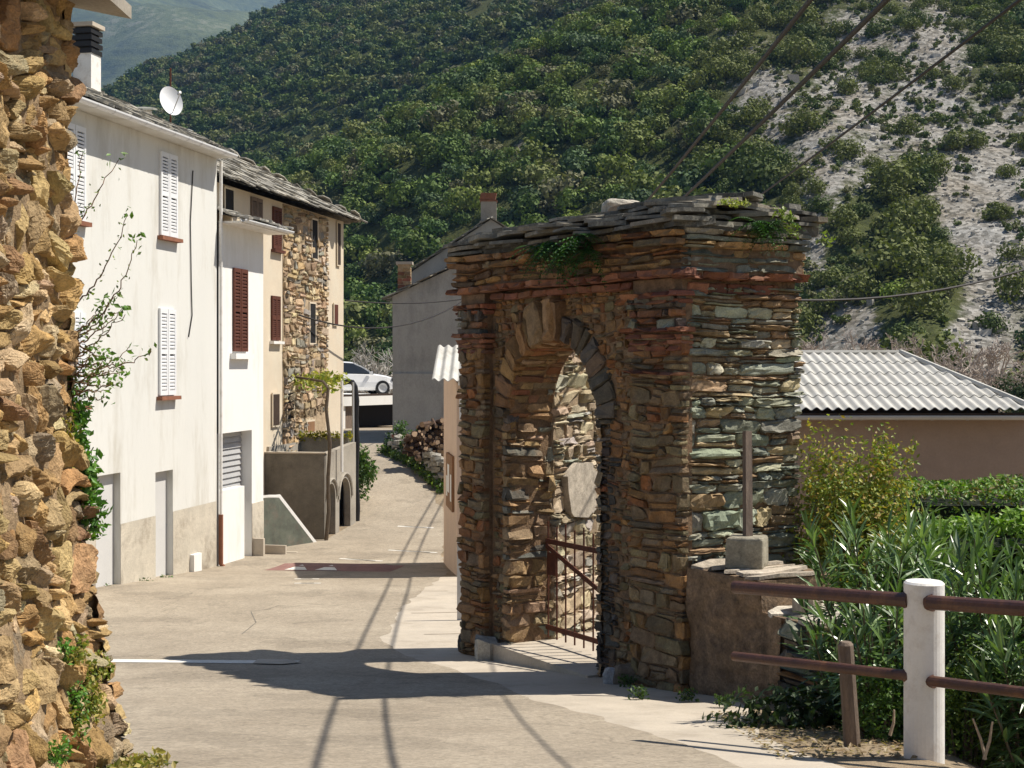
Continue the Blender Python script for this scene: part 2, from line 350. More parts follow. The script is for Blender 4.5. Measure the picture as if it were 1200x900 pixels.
# ------------------------------------------------------------------ masonry
def courses(x0, x1, z0, z1, hr, lr, split=.3):
    T = []; z = z0
    while z < z1 - hr[0] * .5:
        h = min(R.uniform(*hr), z1 - z)
        if z1 - z - h < hr[0] * .6: h = z1 - z
        x = x0
        while x < x1 - 1e-6:
            l = min(R.uniform(*lr) * (.6 + .8 * R.random()), x1 - x)
            if x1 - x - l < lr[0] * .5: l = x1 - x
            if R.random() < split and h > hr[0] * 1.3:
                k = R.uniform(.35, .65)
                T += [(x, x+l, z, z+h*k), (x, x+l, z+h*k, z+h)]
            else: T.append((x, x+l, z, z+h))
            x += l
        z += h
    return T
def bsp(x0, x1, z0, z1, wr, hr):
    w, h = x1 - x0, z1 - z0
    mw = R.uniform(*wr); mh = R.uniform(*hr)
    if w > mw and (w / mw >= h / mh or h <= mh):
        k = x0 + w * R.uniform(.35, .65); return bsp(x0, k, z0, z1, wr, hr) + bsp(k, x1, z0, z1, wr, hr)
    if h > mh:
        k = z0 + h * R.uniform(.35, .65); return bsp(x0, x1, z0, k, wr, hr) + bsp(x0, x1, k, z1, wr, hr)
    return [(x0, x1, z0, z1)]
def stones(acc, T, fr, cols, prot=(.02, .06), n=5, m=4, gap=.006, noise=.012, nf=9., warp=.03, wf=1.7, sharp=10, back=.06, tilt=.3, seed=0., rnd=.16, chip=.35, octv=3, facets=2):
    """fill tiles (x0,x1,z0,z1) with rough stones; fr maps (x, z, d) to xyz, d outwards"""
    if not T: return
    T = np.array(T, float); K = len(T)
    ax_ = lambda k: np.concatenate([[-1, -1, -.88], np.linspace(-.55, .55, max(k - 3, 1)), [.88, 1, 1]])
    a, b = ax_(n), ax_(m)
    A, B = np.meshgrid(a, b); sk = np.zeros_like(A, bool); sk[0] = sk[-1] = True; sk[:, 0] = sk[:, -1] = True
    A = A[None]; B = B[None]
    r = lambda lo, hi: rng.uniform(lo, hi, (K, 1, 1))
    cx = ((T[:, 0]+T[:, 1])/2)[:, None, None]; cz = ((T[:, 2]+T[:, 3])/2)[:, None, None]
    hw = ((T[:, 1]-T[:, 0])/2)[:, None, None] - gap; hh = ((T[:, 3]-T[:, 2])/2)[:, None, None] - gap
    hw = np.maximum(hw, .008); hh = np.maximum(hh, .006)
    sgnA, sgnB = np.sign(A), np.sign(B)
    x = cx + hw * A * (1 - (r(0, rnd) * (B > 0) + r(0, rnd) * (B <= 0)) * B**4 * np.minimum(1, hh / hw * 1.6)) + np.minimum(hw, hh) * r(-.25, .25) * B
    z = cz + hh * (1 + r(-.16, .1) * A) * B * (1 - (r(0, rnd) * (A > 0) + r(0, rnd) * (A <= 0)) * A**4) + hh * r(-.12, .12) * A
    p = r(*prot)
    d = p * (1 - .5 * np.maximum(np.abs(A), np.abs(B))**sharp) + p * tilt * (r(-1, 1) * A + r(-1, 1) * B)
    for _ in range(facets):
        ang = r(0, 6.28); g_ = r(.25, .95); d = np.minimum(d, p * (r(.75, 1.25) + g_ * (np.cos(ang) * A + np.sin(ang) * B)))
    d = np.maximum(d, -.3 * p - .02)
    J = lambda: rng.uniform(-1, 1, (K,) + A.shape[1:])
    d = d + p * chip * J() * np.where(np.maximum(np.abs(A), np.abs(B)) > .8, 1., .6)
    x = x + np.minimum(hw, hh * 1.5) * .37 * chip * J(); z = z + hh * .37 * chip * J()
    d = np.where(sk[None], -back, d)
    off = rng.uniform(0, 60, (K, 1, 1))
    P = np.stack([x * nf + off, z * nf * 1.3, d * nf + seed], -1)
    n0 = fbm(P, octv); d = d + np.where(sk[None], 0, noise * 1.6 * n0)
    x = x + noise * .7 * vnoise(P + 31.7); z = z + noise * .5 * vnoise(P + 91.1)
    if warp:
        q = np.stack([x * wf, z * wf, np.full_like(x, seed + 5.)], -1)
        x = x + warp * vnoise(q); z = z + warp * vnoise(q + 47.)
    V = fr(x, z, d)
    H, W = A.shape[1:]
    idx = np.arange(H * W).reshape(H, W)
    q = np.stack([idx[:-1, :-1], idx[:-1, 1:], idx[1:, 1:], idx[1:, :-1]], -1).reshape(-1, 4)
    Q = (q[None] + (np.arange(K) * H * W)[:, None, None]).reshape(-1, 4)
    cols = np.array(cols, float); ci = rng.integers(0, len(cols), K)
    c = cols[ci] * rng.uniform(.7, 1.25, (K, 1)) * (1 + rng.uniform(-.06, .06, (K, 3)))
    C = np.repeat(c, H * W, 0)
    acc.add(V.reshape(-1, 3), Q, c=C)
def slab(acc, o, a, b, th, c, jit=.02, cut=.12, nrm=(0, 0, 1)):
    """irregular flat stone: half axes a, b, thickness th, 8-gon outline"""
    o, a, b, nrm = (np.asarray(k, float) for k in (o, a, b, nrm))
    k = 8; ang = np.arange(k) * 2 * math.pi / k + math.pi / 8
    ca, sa = np.cos(ang), np.sin(ang)
    mxs = np.maximum(np.abs(ca), np.abs(sa)); rad = (1 / mxs) * (1 - cut * rng.random(k))
    rim = o + (ca * rad)[:, None] * a + (sa * rad)[:, None] * b + rng.uniform(-jit, jit, (k, 3)) * .5
    tz = rng.uniform(-.25, .25, (k, 1)) * th
    V = np.vstack([rim + nrm * tz, rim * .985 + o * .015 + nrm * (th + tz)])
    q = [(i, (i+1) % k, k+(i+1) % k, k+i) for i in range(k)]
    t = [(k, k+i, k+i+1) for i in range(1, k-1)] + [(0, i+1, i) for i in range(1, k-1)]
    acc.add(V, q, t, np.asarray(c) * rng.uniform(.75, 1.2))
SLH = [(.33, .31, .26), (.26, .245, .21), (.4, .37, .31), (.22, .205, .175), (.36, .33, .27)]
SL = [(.2, .19, .16), (.15, .145, .125), (.26, .235, .19), (.12, .115, .1), (.23, .2, .15)]
def slate_roof(acc, e0, e1, r0, r1, rows, w=.45, th=.03, cols=SL, over=.1):
    """rows of rough slabs between the eave line e0-e1 and the ridge line r0-r1"""
    e0, e1, r0, r1 = (np.asarray(k, float) for k in (e0, e1, r0, r1))
    for i in range(rows):
        t = i / rows; A = e0 + (r0 - e0) * t; B = e1 + (r1 - e1) * t; L = np.linalg.norm(B - A)
        if L < .1: continue
        ax = (B - A) / L; up = ((r0 + r1) - (e0 + e1)) / 2; ul = np.linalg.norm(up); up = up / ul
        nr = np.cross(ax, up); nr = nr if nr[2] > 0 else -nr
        x = 0.
        while x < L:
            l = min(w * R.uniform(.5, 1.4), L - x + .05); hh = ul / rows * R.uniform(.7, .95)
            tl = up + nr * -.09 * R.uniform(.3, 1.3); tl /= np.linalg.norm(tl)
            o = A + ax * (x + l / 2) + up * (hh * .75 - over * R.uniform(.2, 1)) + nr * R.uniform(.0, .05)
            slab(acc, o, ax * l * .52, tl * hh, th * R.uniform(.7, 1.7), R.choice(cols), nrm=nr)
            x += l
def catenary(a, b, sag, n=14):
    t = np.linspace(0, 1, n)[:, None]; a = np.asarray(a, float); b = np.asarray(b, float)
    p = a + (b - a) * t; p[:, 2] -= (4 * sag * t * (1 - t))[:, 0]; return p
HAZE = 0.00013; EXPO = 0.85
# ------------------------------------------------------------------ ground, road, pavement
def graded(lo, a, b, hi, step):
    mid = np.arange(a, b + 1e-6, step)
    l = a - np.geomspace(step * 2, a - lo, 14); h = b + np.geomspace(step * 2, hi - b, 14)
    return np.concatenate([l[::-1], mid, h])
gx = graded(-3000, -14, 14, 3000, .4); gy = graded(-3000, -6, 96, 3500, .4)
X, Y = np.meshgrid(gx, gy)
a = Acc(); a.grid(np.stack([X, Y, zg(X, Y)], -1)); struct(a.build('ground', M['soil'], smooth=True))

edge = [gp(940, 899)[:2] + [.4, -4.5], gp(866, 899)[:2], gp(769, 861)[:2], gp(700, 841)[:2], gp(640, 824)[:2], gp(575, 799)[:2], gp(500, 776)[:2], gp(447, 752)[:2], gp(468, 715)[:2], gp(500, 690)[:2], gp(522, 671)[:2]]
edge = sorted([tuple(e) for e in edge], key=lambda e: e[1])
edge = [(edge[0][0], -6)] + edge + [(-1.3, 28.), (-1.5, 31), (-1.75, 37.5), (-2.4, 40.5), (-3.7, 44), (-4., 50), (-4., 60)]
ex = [e[0] for e in edge]; ey = [e[1] for e in edge]
ys = np.arange(-6, 60, .1)
xr = np.interp(ys, ey, ex) + .12 * fbm(np.stack([ys * 2.2, ys * 0, ys * 0], -1), 4)
xl = np.interp(ys, [-6, 33.4, 34.2, 37, 43, 60], [-10, -10, -4.45, -4.0, -4.95, -8])
tt = np.linspace(0, 1, 30)
GX = xl[:, None] + (xr - xl)[:, None] * tt; GY = np.broadcast_to(ys[:, None], GX.shape)
a = Acc(); a.grid(np.stack([GX, GY, zr(GY) + .004], -1)); struct(a.build('road', M['asphalt'], smooth=True))

ys2 = np.arange(-6, 27, .2)
xl2 = np.interp(ys2, ey, ex) - .35
rb = [(2.2, -6), (2.2, 5), tuple(gp(985, 899)[:2]), tuple(gp(890, 862)[:2]), (1.95, 12.0), (1.75, 13.2), (-.35, 16.7), (-.2, 17.2), (.6, 20), (.6, 27)]
xr2 = np.interp(ys2, [q[1] for q in rb], [q[0] for q in rb]) + .05 * fbm(np.stack([ys2 * 2, ys2 * 0 + 3, ys2 * 0], -1), 3)
xr2 = np.maximum(xr2, xl2 + .36)
GX = xl2[:, None] + (xr2 - xl2)[:, None] * np.linspace(0, 1, 12); GY = np.broadcast_to(ys2[:, None], GX.shape)
a = Acc(); a.grid(np.stack([GX, GY, zr(GY) + .002 ], -1)); struct(a.build('pavement', M['pavement'], smooth=True))

def decal(name, poly, mat_, lift=.008):
    """small painted marking following the road: polygon of photo pixels, triangulated as a strip of columns"""
    P = np.array([gp(u, v)[:2] for u, v in poly]); n = len(P)
    c = P.mean(0); V = [c]; T = []
    for i in range(n):
        V += [P[i] + (P[(i+1) % n] - P[i]) * k / 4 for k in range(4)]
    V = np.array(V); m = len(V) - 1
    T = [(0, 1 + i, 1 + (i + 1) % m) for i in range(m)]
    a = Acc(); a.add(np.c_[V, zr(V[:, 1]) + lift], t=T); return struct(a.build(name, mat_))
def band(name, pl, pr, w, mat_, lift=.009, n=30):
    """a painted line between two street points"""
    t = np.linspace(0, 1, n)[:, None]; P = np.asarray(pl)[:2] * (1 - t) + np.asarray(pr)[:2] * t
    d = (np.asarray(pr) - np.asarray(pl))[:2]; d /= np.linalg.norm(d); nn = np.array([-d[1], d[0]]) * w / 2
    j = .02 * fbm(np.c_[t * 20, t * 0, t * 0], 2)[:, None]
    A, B = P + nn + j * nn * 6, P - nn - j * nn * 5
    a = Acc(); a.grid(np.stack([np.c_[A, zr(A[:, 1]) + lift], np.c_[B, zr(B[:, 1]) + lift]], 1)); return struct(a.build(name, mat_))
band('road_marking', gp(112, 775), gp(348, 777), .3, M['linepaint'])
# low speed hump, red with white teeth
hl, hr = gp(322, 665), gp(466, 667); hy = np.linspace(-.75, .75, 12); hx = np.linspace(0, 1, 16)
P = []
for k in hx:
    c = hl * (1 - k) + hr * k; ramp = np.clip(min(k, 1 - k) / .12, 0, 1)
    P.append([(c[0] + .12 * y, c[1] + y, zr(c[1] + y) + .006 + .07 * ramp * np.clip((.75 - abs(y)) / .45, 0, 1)) for y in hy])
a = Acc(); a.grid(P); struct(a.build('speed_hump', M['humppaint']))
for k0, k1, side in ((.16, .34, -1), (.4, .58, -1), (.3, .42, 1)):
    V = []
    for k, y in ((k0, -.72), (k1, -.72), ((k0 + k1) / 2, -.18)):
        c = hl * (1 - k) + hr * k; y = y if side < 0 else -y
        V.append((c[0] + .12 * y, c[1] + y, zr(c[1] + y) + .016 + .07 * np.clip((.75 - abs(y)) / .45, 0, 1)))
    a = Acc(); a.add(V, t=[(0, 1, 2)]); struct(a.build('road_marking', M['linepaint']))
for (u0, v0, u1, v1) in ((345, 684, 376, 684), (345, 679, 374, 679), (398, 655, 448, 658), (455, 645, 512, 648), (466, 617, 508, 619)):
    band('road_marking', gp(u0, v0), gp(u1, v1), .1, M['linepaint'])
    band('road_marking', gp(u0 + 8, v0), gp(u1 - 8, v1), .035, M['dark'], .013)
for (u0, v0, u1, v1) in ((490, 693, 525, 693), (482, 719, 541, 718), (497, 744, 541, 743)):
    band('railing_shadow', gp(u0, v0), gp(u1, v1), .025, M['plaster'], .007)  # thin dark strips painted in place of the curved railing shadows
for (u0, v0, u1, v1) in ((283, 744, 300, 730), (300, 730, 294, 717), (294, 717, 312, 715), (312, 715, 327, 710)):
    band('road_crack', gp(u0, v0), gp(u1, v1), .013, M['stained'], .007)
decal('drain_cover', [(302, 774), (336, 774), (352, 778), (330, 780), (296, 779)], M['pavement'], .016)

# ------------------------------------------------------------------ the stone gateway
RUST = [(.30, .13, .06), (.26, .14, .07), (.34, .18, .09), (.22, .10, .05)]
TAN = [(.37, .235, .115), (.43, .285, .14), (.30, .195, .095), (.38, .27, .16)]
GRN = [(.20, .215, .17), (.26, .275, .215), (.15, .165, .14), (.31, .30, .23), (.23, .22, .17)]
DRK = [(.10, .10, .09), (.13, .12, .10), (.08, .07, .06), (.15, .13, .11)]
BRK = [(.27, .11, .06), (.24, .095, .055), (.3, .135, .075), (.2, .085, .05)]
def shade_tint(c): return [tuple((np.array(q) * .62 + np.array((.3, .18, .08)) * .24) * np.array((1.06, .92, .74))) for q in c]  # deepens and warms the stones: the facade's shade put into their colour
GB = -3.5
A_ = Frame((-.547, 16.58), -59.0, GB)
LEN, DEP, PI_X = 4.18, 1.39, 3.38
OX0, OX1 = .97, 2.68; OCX = (OX0 + OX1) / 2; ORD = (OX1 - OX0) / 2; OZS = -.62 - GB
arch = thing('stone_gateway', 'ruined schist stone gateway with round arch and slab roof beside the road', 'gateway', A_.loc, A_.th)
def frA(off=0.): return lambda x, z, d: np.stack([x, off - d, z], -1)
def frB(off=0.): return lambda x, z, d: np.stack([LEN + off + d, x, z], -1)
ZT = 4.72
core = Acc()
core.box(.06, OX0 - .02, .05, .6, -.3, ZT - .02); core.box(OX1 + .02, LEN - .05, .05, DEP - .05, -.3, ZT - .02)
th = np.linspace(0, math.pi, 25); rr = ORD + .02
for k in range(24):
    p = [(OCX + rr * math.cos(t), OZS + rr * math.sin(t)) for t in (th[k], th[k+1])]
    for yy in (.05, .6): core.add([(p[0][0], yy, p[0][1]), (p[1][0], yy, p[1][1]), (p[1][0], yy, ZT - .02), (p[0][0], yy, ZT - .02)], [(0, 1, 2, 3)])
    core.add([(p[0][0], .05, p[0][1]), (p[1][0], .05, p[1][1]), (p[1][0], .6, p[1][1]), (p[0][0], .6, p[0][1])], [(0, 1, 2, 3)])
core.box(0.1, LEN - .1, .05, 1.0, ZT - .021, ZT + .1)
core.build('mortar_core', M['mortar'], arch)

ms = Acc(); ms2 = Acc()
# plain wall between the pilasters, round the opening
def inside_open(cx, cz, g=.0):
    if cz < OZS: return OX0 - g < cx < OX1 + g
    return math.hypot(cx - OCX, cz - OZS) < ORD + g
T = [t for t in bsp(.6, PI_X, -.3, 4.28, (.1, .34), (.05, .17))]
Tk = [t for t in T if not inside_open((t[0]+t[1])/2, (t[2]+t[3])/2, .05 if t[2] < OZS else .33)]
Tc = []
for t in Tk:                                   # trim stones that reach into the opening
    x0, x1, z0, z1 = t
    if z0 < OZS + .02:
        if x0 < OCX and x1 > OX0: x1 = OX0
        if x1 > OCX and x0 < OX1: x0 = OX1
    if x1 - x0 > .04: Tc.append((x0, x1, z0, z1))
dark_side = [t for t in Tc if OX1 - .02 < (t[0]+t[1])/2 < OX1 + .32 and t[3] < OZS + .3]  # jamb strip coloured dark to stand for the shade of its recess
rest = [t for t in Tc if t not in dark_side]
low = [t for t in rest if t[3] < 1.5]; hi = [t for t in rest if t[3] >= 1.5]
kw = dict(gap=.008, noise=.014, warp=.035, wf=2.2, rnd=.3)
stones(ms, low, frA(.05), shade_tint(TAN + GRN + RUST[:2] + GRN), prot=(.008, .045), seed=1, **kw)
stones(ms, hi, frA(.05), shade_tint(TAN + GRN + RUST + TAN), prot=(.008, .045), seed=2, **kw)
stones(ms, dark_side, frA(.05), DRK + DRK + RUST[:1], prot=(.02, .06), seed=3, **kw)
# pilasters
for x0, x1, sd in ((-.02, .58, 4), (PI_X, LEN + .02, 5)):
    stones(ms, courses(x0, x1, -.3, 3.74, (.05, .17), (.12, .42), .35), frA(-.06), shade_tint(TAN + GRN + RUST[:2] if sd == 4 else TAN + GRN + GRN + RUST[:1]), prot=(.015, .06), seed=sd, **kw)
    core2 = (x0 + .03, x1 - .03)
    ms.box(core2[0], core2[1], -.055, .06, -.3, 4.28, c=(.24, .15, .085))
    stones(ms, courses(x0, x1, 3.8, 4.1, (.07, .12), (.12, .35), .2), frA(-.08), DRK + GRN + RUST, prot=(.03, .07), seed=sd + 9, **kw)
# end face (flank) of the right pier and the far end
kB = dict(gap=.006, noise=.018, warp=.016, wf=2., rnd=.25)
stones(ms2, courses(.0, DEP, -.3, 2.3, (.045, .19), (.12, .46), .4), frB(-.04), [(.33, .345, .26), (.4, .4, .3), (.25, .27, .21), (.44, .345, .2), (.27, .29, .23), (.32, .22, .125), (.37, .365, .29)], prot=(.015, .085), n=7, m=6, seed=21, **kB)  # end face stones lightened in colour for the sunlight on them
stones(ms2, courses(.0, DEP, 2.3, 4.22, (.04, .14), (.14, .5), .4), frB(-.04), [(.3, .31, .23), (.38, .37, .27), (.25, .26, .2), (.42, .33, .2), (.34, .23, .13)], prot=(.015, .08), n=7, m=6, seed=22, **kB)
stones(ms, courses(0, .6, -.3, 4.6, (.06, .16), (.15, .4), .3), lambda x, z, d: np.stack([.04 - d, x, z], -1), TAN + GRN, prot=(.03, .07), seed=23, **kB)
# rear of the gateway, plain courses
stones(ms, [t for t in courses(0, LEN, -.3, 4.6, (.08, .2), (.2, .6), .2) if not inside_open((t[0]+t[1])/2, (t[2]+t[3])/2, .2) and t[1] < OX1 + .2], lambda x, z, d: np.stack([x, .56 + d, z], -1), TAN + GRN, prot=(.03, .07), n=4, m=3, seed=24, **kB)
# left jamb
stones(ms, courses(.0, .62, -.3, OZS + .05, (.06, .2), (.18, .45), .3), lambda x, z, d: np.stack([OX0 - .05 + d, x, z], -1), TAN + TAN + GRN[:2] + DRK[1:2], prot=(.04, .08), seed=25, **kB)
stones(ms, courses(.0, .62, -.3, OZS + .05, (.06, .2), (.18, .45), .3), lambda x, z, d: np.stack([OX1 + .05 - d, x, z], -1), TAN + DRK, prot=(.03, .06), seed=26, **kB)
# frieze and corbelled courses under the roof
stones(ms, courses(-.04, LEN + .06, 4.37, 4.56, (.06, .1), (.15, .5), .2), frA(-.1), shade_tint(RUST[:2] + TAN + DRK[:2]), prot=(.03, .07), seed=27, **kw)
stones(ms, courses(-.12, LEN + .1, 4.56, 4.72, (.06, .09), (.25, .7), .2), frA(-.17), shade_tint(TAN + RUST[:1] + GRN[:2]), prot=(.03, .09), seed=28, **kw)
stones(ms2, courses(-.1, DEP, 4.34, 4.56, (.06, .1), (.3, .6), .3), frB(.03), TAN + GRN, prot=(.03, .07), n=7, seed=29, **kB)
stones(ms2, courses(-.1, DEP, 4.54, 4.72, (.05, .08), (.3, .8), .2), frB(.1), GRN + TAN[:1], prot=(.03, .07), n=7, seed=30, **kB)
ms.box(-.03, LEN + .03, -.1, .1, 4.36, 4.72, c=(.2, .12, .07)); ms.box(LEN - .05, LEN + .05, 0, DEP - .04, 4.3, 4.72, c=(.2, .14, .09))
ms.build('masonry', M['facade_stone'], arch); ms2.build('pier_masonry', M['stone'], arch)

# arch ring: brown keystones, right haunch coloured dark for its shaded recess, warm left haunch; and the soffit
rg = Acc()
polar = lambda x, z, d: np.stack([OCX - x * np.cos(z / ORD), .03 - d, OZS + x * np.sin(z / ORD)], -1)
arc = math.pi * ORD; kr = dict(gap=.006, noise=.012, warp=0, rnd=.12, n=5, m=5)
def ring(z0, z1, cols, lr, pr, seed, r1):
    z = z0; T = []
    while z < z1 - .01:
        l = min(R.uniform(*lr), z1 - z); T.append((ORD + .0, ORD + r1 * R.uniform(.85, 1.1), z, z + l)); z += l
    stones(rg, T, polar, cols, prot=pr, seed=seed, **kr)
ring(0, arc * .36, shade_tint(TAN + RUST[:2] + DRK[:1]), (.09, .2), (.04, .08), 31, .34)
ring(arc * .36, arc * .57, [(.34, .2, .1), (.38, .23, .12), (.3, .17, .09)], (.18, .26), (.08, .12), 32, .42)
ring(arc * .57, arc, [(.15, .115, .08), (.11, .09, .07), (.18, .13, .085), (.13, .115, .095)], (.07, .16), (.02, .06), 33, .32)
soff = lambda x, z, d: np.stack([OCX - (ORD + .03 - d) * np.cos(z / ORD), x, OZS + (ORD + .03 - d) * np.sin(z / ORD)], -1)
stones(rg, courses(.02, .6, 0, arc, (.05, .12), (.15, .4), .2), soff, RUST[:3] + TAN, prot=(.02, .05), seed=34, gap=.004, noise=.01, warp=0)
rg.build('arch_ring', M['stone'], arch)

# brick string courses
bk = Acc(); fz_ = Acc(); fz2_ = Acc()
def bricks(fr, x0, x1, z, h, pr, sd, to=None):
    T = []; x = x0
    while x < x1 - .02:
        l = min(R.uniform(.22, .34), x1 - x); T.append((x, x + l, z, z + h)); x += l
    stones(to or bk, T, fr, BRK, prot=pr, seed=sd, gap=.003, noise=.006, warp=.012, rnd=.05, tilt=.1, back=.12)
bricks(frA(-.1), -.12, LEN + .12, 4.29, .075, (.08, .11), 41); bricks(frB(.03), -.1, DEP + .02, 4.27, .075, (.08, .11), 42)
for x0, x1 in ((-.1, .66), (PI_X - .1, LEN + .06)):
    t1_, t2_ = Acc(), Acc()
    bricks(frA(-.08), x0, x1, 4.1, .06, (.08, .1), 43, t1_); bricks(frA(-.07), x0 + .05, x1 - .05, 4.04, .05, (.04, .06), 44, t1_)
    bricks(frA(-.08), x0, x1, 3.78, .05, (.07, .1), 45, t2_); bricks(frA(-.07), x0 + .04, x1 - .04, 3.72, .05, (.03, .05), 46, t2_)
    for zz in (3.66, 3.6): bricks(frA(-.06), x0 + .08, x1 - .06, zz, .05, (.03, .05), 47, t2_)
    if x0 > 1: bricks(frA(-.08), PI_X - .02, LEN + .04, 3.385, .035, (.1, .12), 48, t2_)
    t1_.build('brick_band', M['brick'], arch); t2_.build('brick_band', M['brick'], arch)
bricks(frA(-.05), .7, PI_X, 4.2, .07, (.02, .04), 49, fz_)
bricks(frB(-.02), 0, DEP * .8, 4.14, .1, (.02, .04), 50, fz2_)
bk.build('brick_cornice', M['brick'], arch); fz_.build('brick_frieze', M['brick'], arch); fz2_.build('brick_frieze', M['brick'], arch)

# slab roof
rf = Acc()
rf.box(-.12, LEN + .12, -.12, 1.0, 4.71, 4.8, c=(.12, .11, .09)); rf.box(PI_X - .5, LEN + .12, .9, DEP + .1, 4.71, 4.8, c=(.12, .11, .09))
def edge_row(p0, p1, inw, z, ov, dep, lmin=.3, lmax=.8):
    p0, p1, inw = (np.array(k, float) for k in (p0, p1, inw)); L = np.linalg.norm(p1 - p0); ax = (p1 - p0) / L; x = -.05
    while x < L:
        l = min(R.uniform(lmin, lmax), L - x + .1)
        o = p0 + ax * (x + l/2) + inw * (dep/2 - ov - R.uniform(-.05, .06))
        zz = z + .04 * math.sin((x / L) * 3.1) + R.uniform(-.012, .012)
        slab(rf, (*o, zz), (*(ax * l * .53), R.uniform(-.012, .012)), (*(inw * dep/2), R.uniform(.0, .03)), R.uniform(.025, .05), R.choice(SL))
        x += l
for z, ov, dep in ((4.74, .24, .5), (4.785, .3, .5), (4.835, .33, .55), (4.885, .2, .5), (4.925, .02, .5), (4.965, -.15, .5)):
    edge_row((-.1, 0), (LEN + .1, 0), (0, 1), z, ov, dep)
    edge_row((LEN, -.1), (LEN, DEP + .1), (-1, 0), z, ov * .62, dep)
    edge_row((0, 0), (0, 1.0), (1, 0), z, ov * .8, dep)
    edge_row((0, 1.0), (LEN, 1.0), (0, -1), z, ov * .5, dep)
for k in range(34): slab(rf, (R.uniform(.4, LEN - .2), R.uniform(.2, 1.), 4.96 + R.uniform(0, .05)), (R.uniform(.2, .4), 0, 0), (0, R.uniform(.15, .3), 0), .04, R.choice(SL))
for k in range(10): slab(rf, (R.uniform(2.9, LEN - .2), R.uniform(.2, 1.), 5.0 + R.uniform(0, .05)), (R.uniform(.2, .4), .1, 0), (0, R.uniform(.15, .3), 0), .04, R.choice(SL))
rf.build('slab_roof', M['slate'], arch)
# loose pale boulder lying on the roof
def boulder(name, label, loc, size, col, cat='rock', seed=0, m='stone', group=None, rough=.22, rz=0., box=.62):
    n = 14; th = np.linspace(0, math.pi, n)[:, None]; ph = np.linspace(0, 2*math.pi, 2*n+1)[:-1][None]
    S = np.stack([np.sin(th)*np.cos(ph), np.sin(th)*np.sin(ph), np.cos(th)*np.ones_like(ph)], -1)
    S = np.sign(S) * np.abs(S) ** box
    S = S * (1 + rough * fbm(S * 1.6 + seed * 7.7, 3)[..., None])
    S *= np.array(size); S = np.concatenate([S, S[:, :1]], 1)
    a = Acc(); a.grid(S, c=col); o = a.build(name, M[m]); o.location = loc; o.rotation_euler = (0, 0, rz); return tag(o, label, cat, group)
boulder('loose_rock', 'pale weathered rock lying on the slab roof of the gateway', A_.w(2.45, .5, 5.09), (.2, .16, .1), (.5, .46, .38), seed=3)
q = A_.w(2.62, .45, 5.06); a = Acc(); slab(a, (0, 0, 0), (.22, 0, .03), (0, .16, 0), .05, (.42, .3, .2)); o = a.build('roof_fragment', M['stone']); o.location = q; tag(o, 'flat brownish slab leaning against the pale rock on the gateway roof', 'rock')

# splayed wall behind the left jamb, catching the sun
sw_d = np.array([-.531, .844]); sw_d /= np.linalg.norm(sw_d); sw_n = np.array([sw_d[1], -sw_d[0]])
sp = thing('rubble_wall', 'sunlit rubble wall with a smooth plaster patch seen through the arch', 'wall', A_.w(OX0, .62, 0), A_.th)
a = Acc(); fr = lambda x, z, d: np.stack([x * sw_d[0] + (d - .03) * sw_n[0], x * sw_d[1] + (d - .03) * sw_n[1], z], -1)
stones(a, courses(-.05, 1.25, 0, 4.0, (.07, .22), (.15, .5), .35), fr, [(.45, .36, .24), (.5, .42, .3), (.38, .3, .2), (.36, .34, .28)], prot=(.04, .1), n=6, m=5, seed=51, gap=.01, noise=.02)
for s in (0,): a.obox((*(sw_d * .6 - sw_n * .16), 2.), (*(sw_d * .62), 0), (*(sw_n * .15), 0), (0, 0, 1.99), c=(.3, .22, .14))
a.build('masonry', M['stone'], sp)
k = np.linspace(0, 2*math.pi, 19)[:-1]; jr = rng.uniform(.86, 1.1, 18); V = [fr(np.array(.6 + .42 * jr[i_] * np.sign(math.cos(t)) * abs(math.cos(t))**.6), np.array(2.02 + .33 * jr[i_] * np.sign(math.sin(t)) * abs(math.sin(t))**.6), np.array(.13 + dd)) for dd in (-.1, -.015) for i_, t in enumerate(k)]
a = Acc(); a.add(V, [(i, (i+1) % 18, 18+(i+1) % 18, 18+i) for i in range(18)], [(18, 18+i, 18+i+1) for i in range(1, 17)], c=(.46, .4, .32)); a.build('plaster_patch', M['stone'], sp)

# threshold step
st = Acc(); zt = -3.12
st.box(OX0 - .12, OX1 + .06, -.13, 1.5, -.5, 0)
o = st.build('doorstep', M['pavement']); o.location = A_.w(0, 0, zt - GB); o.rotation_euler = (0, 0, A_.th); tag(o, 'pale concrete doorstep under the stone arch', 'step')
a = Acc(); slab(a, (0, 0, 0), (.16, 0, 0), (0, .17, 0), .3, (.4, .38, .33), cut=.2); o = a.build('kerb_stone', M['stone']); o.location = (*(A_.w(.73, -.12, 0)[:2]), -3.42); o.rotation_euler = (0, 0, A_.th); tag(o, 'squared grey stone at the foot of the left arch jamb', 'stone')

# iron gate
gt = thing('iron_gate', 'rusty low iron bar gate standing in the archway', 'gate', A_.w(OX0 + .03, .5, zt - GB), A_.th)
W_ = OX1 - OX0 - .06; NB = 10
for i in range(NB):
    a = Acc(); x = .02 + (W_ - .04) * i / (NB - 1); a.tube([(x, 0, .04), (x, 0, 1.34 - .05 * (i % 2))], .011, 6); a.build('bar', M['rust'], gt)
for z0, z1, nm in ((1.12, 1.12, 'rail'), (.16, .16, 'rail'), (1.07, .5, 'brace')):
    a = Acc(); a.obox((W_/2, -.018, (z0+z1)/2), (W_/2, 0, (z1-z0)/2), (0, .006, 0), (0, 0, .028)); a.build(nm, M['rust'], gt)
a = Acc(); a.box(.04, .22, -.03, -.02, .75, 1.0); a.build('lock_plate', M['rust'], gt)

